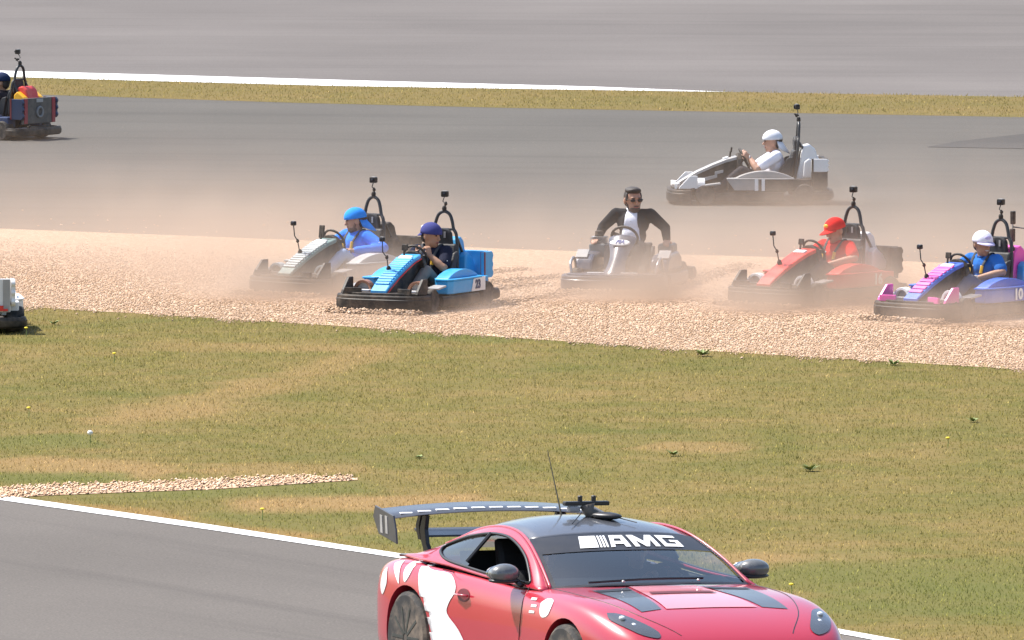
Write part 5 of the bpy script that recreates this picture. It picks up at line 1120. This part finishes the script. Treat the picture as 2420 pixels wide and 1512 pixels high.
# near left kart, only its rear corner is in view
p = place(-74, 774); yw = R(97)
rk = kart('brick_kart', p, yw, 'white and red kart at the left edge, only its rear corner showing',
     dict(hood=WHITE, pod=WHITE, cover=WHITE, shoulder=WHITE, end=WHITE, stripe=LGREY, rear=WHITE, rstripe=LGREY, cw=0.26, arch=LGREY), None)
MB().prism([(0.1, 0.25), (-0.36, 0.25), (-0.36, 0.275), (-0.31, 0.275), (-0.31, 0.31), (-0.26, 0.31), (-0.26, 0.345), (-0.21, 0.345), (-0.21, 0.385), (-0.15, 0.385), (-0.15, 0.43), (0.1, 0.43)], 'x', -1.032, -1.022).build('stepped_flash', RED, rk)
MB().prism([(0.05, 0.62), (-0.12, 0.62), (-0.12, 0.80), (0.05, 0.80)], 'x', -0.80, -0.74).build('red_block', mat('wine_plastic', (0.30, 0.01, 0.03), 0.4), rk, bevel=0.01)

# ------------------------------------------------------------------ dust thrown up from the gravel
def dust(name, lo, hi, res, plumes, colour, label, aniso=0.25, gain=1.0, nscale=1.0):
    lo, hi = Vector(lo), Vector(hi)
    ng = bpy.data.node_groups.new(name + '_field', 'GeometryNodeTree'); ng.interface.new_socket('Geometry', in_out='OUTPUT', socket_type='NodeSocketGeometry')
    L = ng.links.new; nd = ng.nodes.new
    out = nd('NodeGroupOutput'); vc = nd('GeometryNodeVolumeCube'); vc.inputs['Min'].default_value = lo; vc.inputs['Max'].default_value = hi
    for k, a in enumerate('XYZ'): vc.inputs['Resolution ' + a].default_value = max(3, int((hi[k] - lo[k]) / res[k]))
    pos = nd('GeometryNodeInputPosition'); total = None
    def math_(op, a, b=None):
        q = nd('ShaderNodeMath'); q.operation = op
        for i, s in enumerate((a, b)):
            if s is None: continue
            if isinstance(s, (int, float)): q.inputs[i].default_value = s
            else: L(s, q.inputs[i])
        return q.outputs[0]
    # billowing: the sample point wanders before the plumes are read
    nz = nd('ShaderNodeTexNoise'); nz.inputs['Scale'].default_value = 0.55 * nscale; nz.inputs['Detail'].default_value = 3; L(pos.outputs[0], nz.inputs['Vector'])
    sub = nd('ShaderNodeVectorMath'); sub.operation = 'SUBTRACT'; sub.inputs[1].default_value = (0.5, 0.5, 0.5); L(nz.outputs['Color'], sub.inputs[0])
    scl = nd('ShaderNodeVectorMath'); scl.operation = 'MULTIPLY'; scl.inputs[1].default_value = (1.4 / nscale, 1.4 / nscale, 0.9 / nscale); L(sub.outputs[0], scl.inputs[0])
    wp = nd('ShaderNodeVectorMath'); wp.operation = 'ADD'; L(pos.outputs[0], wp.inputs[0]); L(scl.outputs[0], wp.inputs[1])
    for (px, py, cz, rx, ry, rz, amp) in plumes:
        c = G(px, py)
        a = nd('ShaderNodeVectorMath'); a.operation = 'SUBTRACT'; a.inputs[1].default_value = (c.x, c.y, cz); L(wp.outputs[0], a.inputs[0])
        m = nd('ShaderNodeVectorMath'); m.operation = 'MULTIPLY'; m.inputs[1].default_value = (1 / rx, 1 / ry, 1 / rz); L(a.outputs[0], m.inputs[0])
        d = nd('ShaderNodeVectorMath'); d.operation = 'DOT_PRODUCT'; L(m.outputs[0], d.inputs[0]); L(m.outputs[0], d.inputs[1])
        e = math_('MULTIPLY', math_('EXPONENT', math_('MULTIPLY', d.outputs['Value'], -1.0)), amp * gain)
        total = e if total is None else math_('ADD', total, e)
    n2 = nd('ShaderNodeTexNoise'); n2.inputs['Scale'].default_value = 1.3 * nscale; n2.inputs['Detail'].default_value = 4; L(pos.outputs[0], n2.inputs['Vector'])
    mr = nd('ShaderNodeMapRange'); mr.inputs['From Min'].default_value = 0.32; mr.inputs['From Max'].default_value = 0.68; mr.inputs['To Min'].default_value = 0.45; mr.inputs['To Max'].default_value = 1.55; L(n2.outputs[0], mr.inputs['Value'])
    total = math_('MULTIPLY', total, mr.outputs[0])
    # nothing at the faces of the grid
    sp = nd('ShaderNodeSeparateXYZ'); L(pos.outputs[0], sp.inputs[0])
    for k, a in enumerate('XYZ'):
        for (x0, sgn) in ((lo[k], 1), (hi[k], -1)):
            if a == 'Z' and sgn > 0: continue
            w_ = 0.8 if a != 'Z' else 0.4
            f = nd('ShaderNodeMapRange'); f.interpolation_type = 'SMOOTHSTEP'; f.inputs['From Min'].default_value = x0; f.inputs['From Max'].default_value = x0 + sgn * w_; L(sp.outputs[a], f.inputs['Value'])
            total = math_('MULTIPLY', total, f.outputs[0])
    L(total, vc.inputs['Density'])
    m, t = new_mat(name + '_volume'); o_ = N(t, 'ShaderNodeOutputMaterial'); pv = N(t, 'ShaderNodeVolumePrincipled')
    pv.inputs['Color'].default_value = (*colour, 1); pv.inputs['Density'].default_value = 1.0; pv.inputs['Anisotropy'].default_value = aniso; pv.inputs['Density Attribute'].default_value = 'density'
    t.links.new(pv.outputs[0], o_.inputs['Volume'])
    sm = nd('GeometryNodeSetMaterial'); sm.inputs['Material'].default_value = m; L(vc.outputs[0], sm.inputs['Geometry']); L(sm.outputs[0], out.inputs[0])
    c8 = [(x, y, z) for z in (lo.z, hi.z) for y in (lo.y, hi.y) for x in (lo.x, hi.x)]
    o = MB().add(c8, [(0, 2, 3, 1), (4, 5, 7, 6), (0, 1, 5, 4), (2, 6, 7, 3), (0, 4, 6, 2), (1, 3, 7, 5)]).build(name, m)
    g = o.modifiers.new('field', 'NODES'); g.node_group = ng
    tag(o, label, 'dust', kind='stuff'); return o
PL = [  # image pixel, height, radii in metres, extinction per metre
    (150, 615, 0.0, 3.2, 2.6, 0.85, 0.12), (560, 650, 0.1, 1.8, 1.9, 0.75, 0.15), (900, 650, 0.1, 2.2, 2.0, 0.85, 0.08), (1300, 650, 0.0, 2.0, 1.8, 0.65, 0.10), (1650, 650, 0.1, 1.6, 1.8, 0.75, 0.11),
    (2180, 670, 0.1, 2.2, 2.0, 0.95, 0.12), (2500, 690, 0.0, 1.8, 2.0, 0.8, 0.05), (1200, 600, 0.0, 9.0, 2.4, 0.5, 0.03),
    (700, 706, 0.0, 0.85, 0.7, 0.33, 1.25), (900, 704, 0.05, 0.7, 0.6, 0.42, 1.0), (520, 690, 0.0, 1.1, 1.0, 0.28, 0.25),
    (1090, 744, 0.0, 0.6, 0.45, 0.20, 0.55), (900, 752, 0.0, 0.5, 0.4, 0.14, 0.30), (1130, 715, 0.1, 0.7, 0.6, 0.30, 0.30),
    (1430, 708, 0.0, 0.65, 0.6, 0.34, 1.45), (1570, 706, 0.0, 0.6, 0.6, 0.42, 1.45), (1500, 694, 0.3, 0.8, 0.6, 0.42, 0.28),
    (1800, 738, 0.0, 0.75, 0.65, 0.31, 1.15), (1960, 734, 0.05, 0.7, 0.6, 0.36, 1.05), (2090, 722, 0.05, 0.55, 0.7, 0.45, 0.85), (1930, 720, 0.4, 0.9, 0.6, 0.45, 0.20),
    (2150, 770, 0.0, 0.6, 0.45, 0.22, 0.50), (2350, 772, 0.0, 0.7, 0.45, 0.26, 0.85)]
dust('dust', (-9, 108, 0.0), (9, 141.5, 2.4), (0.13, 0.2, 0.1), PL, (0.69, 0.56, 0.455), 'pale tan dust cloud drifting over the gravel trap round the karts', gain=1.65)
dust('wheel_dust', (1.4, 142.0, 0.0), (5.6, 147.5, 1.2), (0.1, 0.15, 0.08), [(1850, 486, 0.05, 0.6, 0.35, 0.22, 1.1), (1930, 486, 0.0, 0.5, 0.35, 0.18, 0.7), (1800, 489, 0.0, 1.0, 0.4, 0.12, 0.25)], (0.62, 0.50, 0.41), 'low brown dust at the rear wheel of the white kart', nscale=1.6)
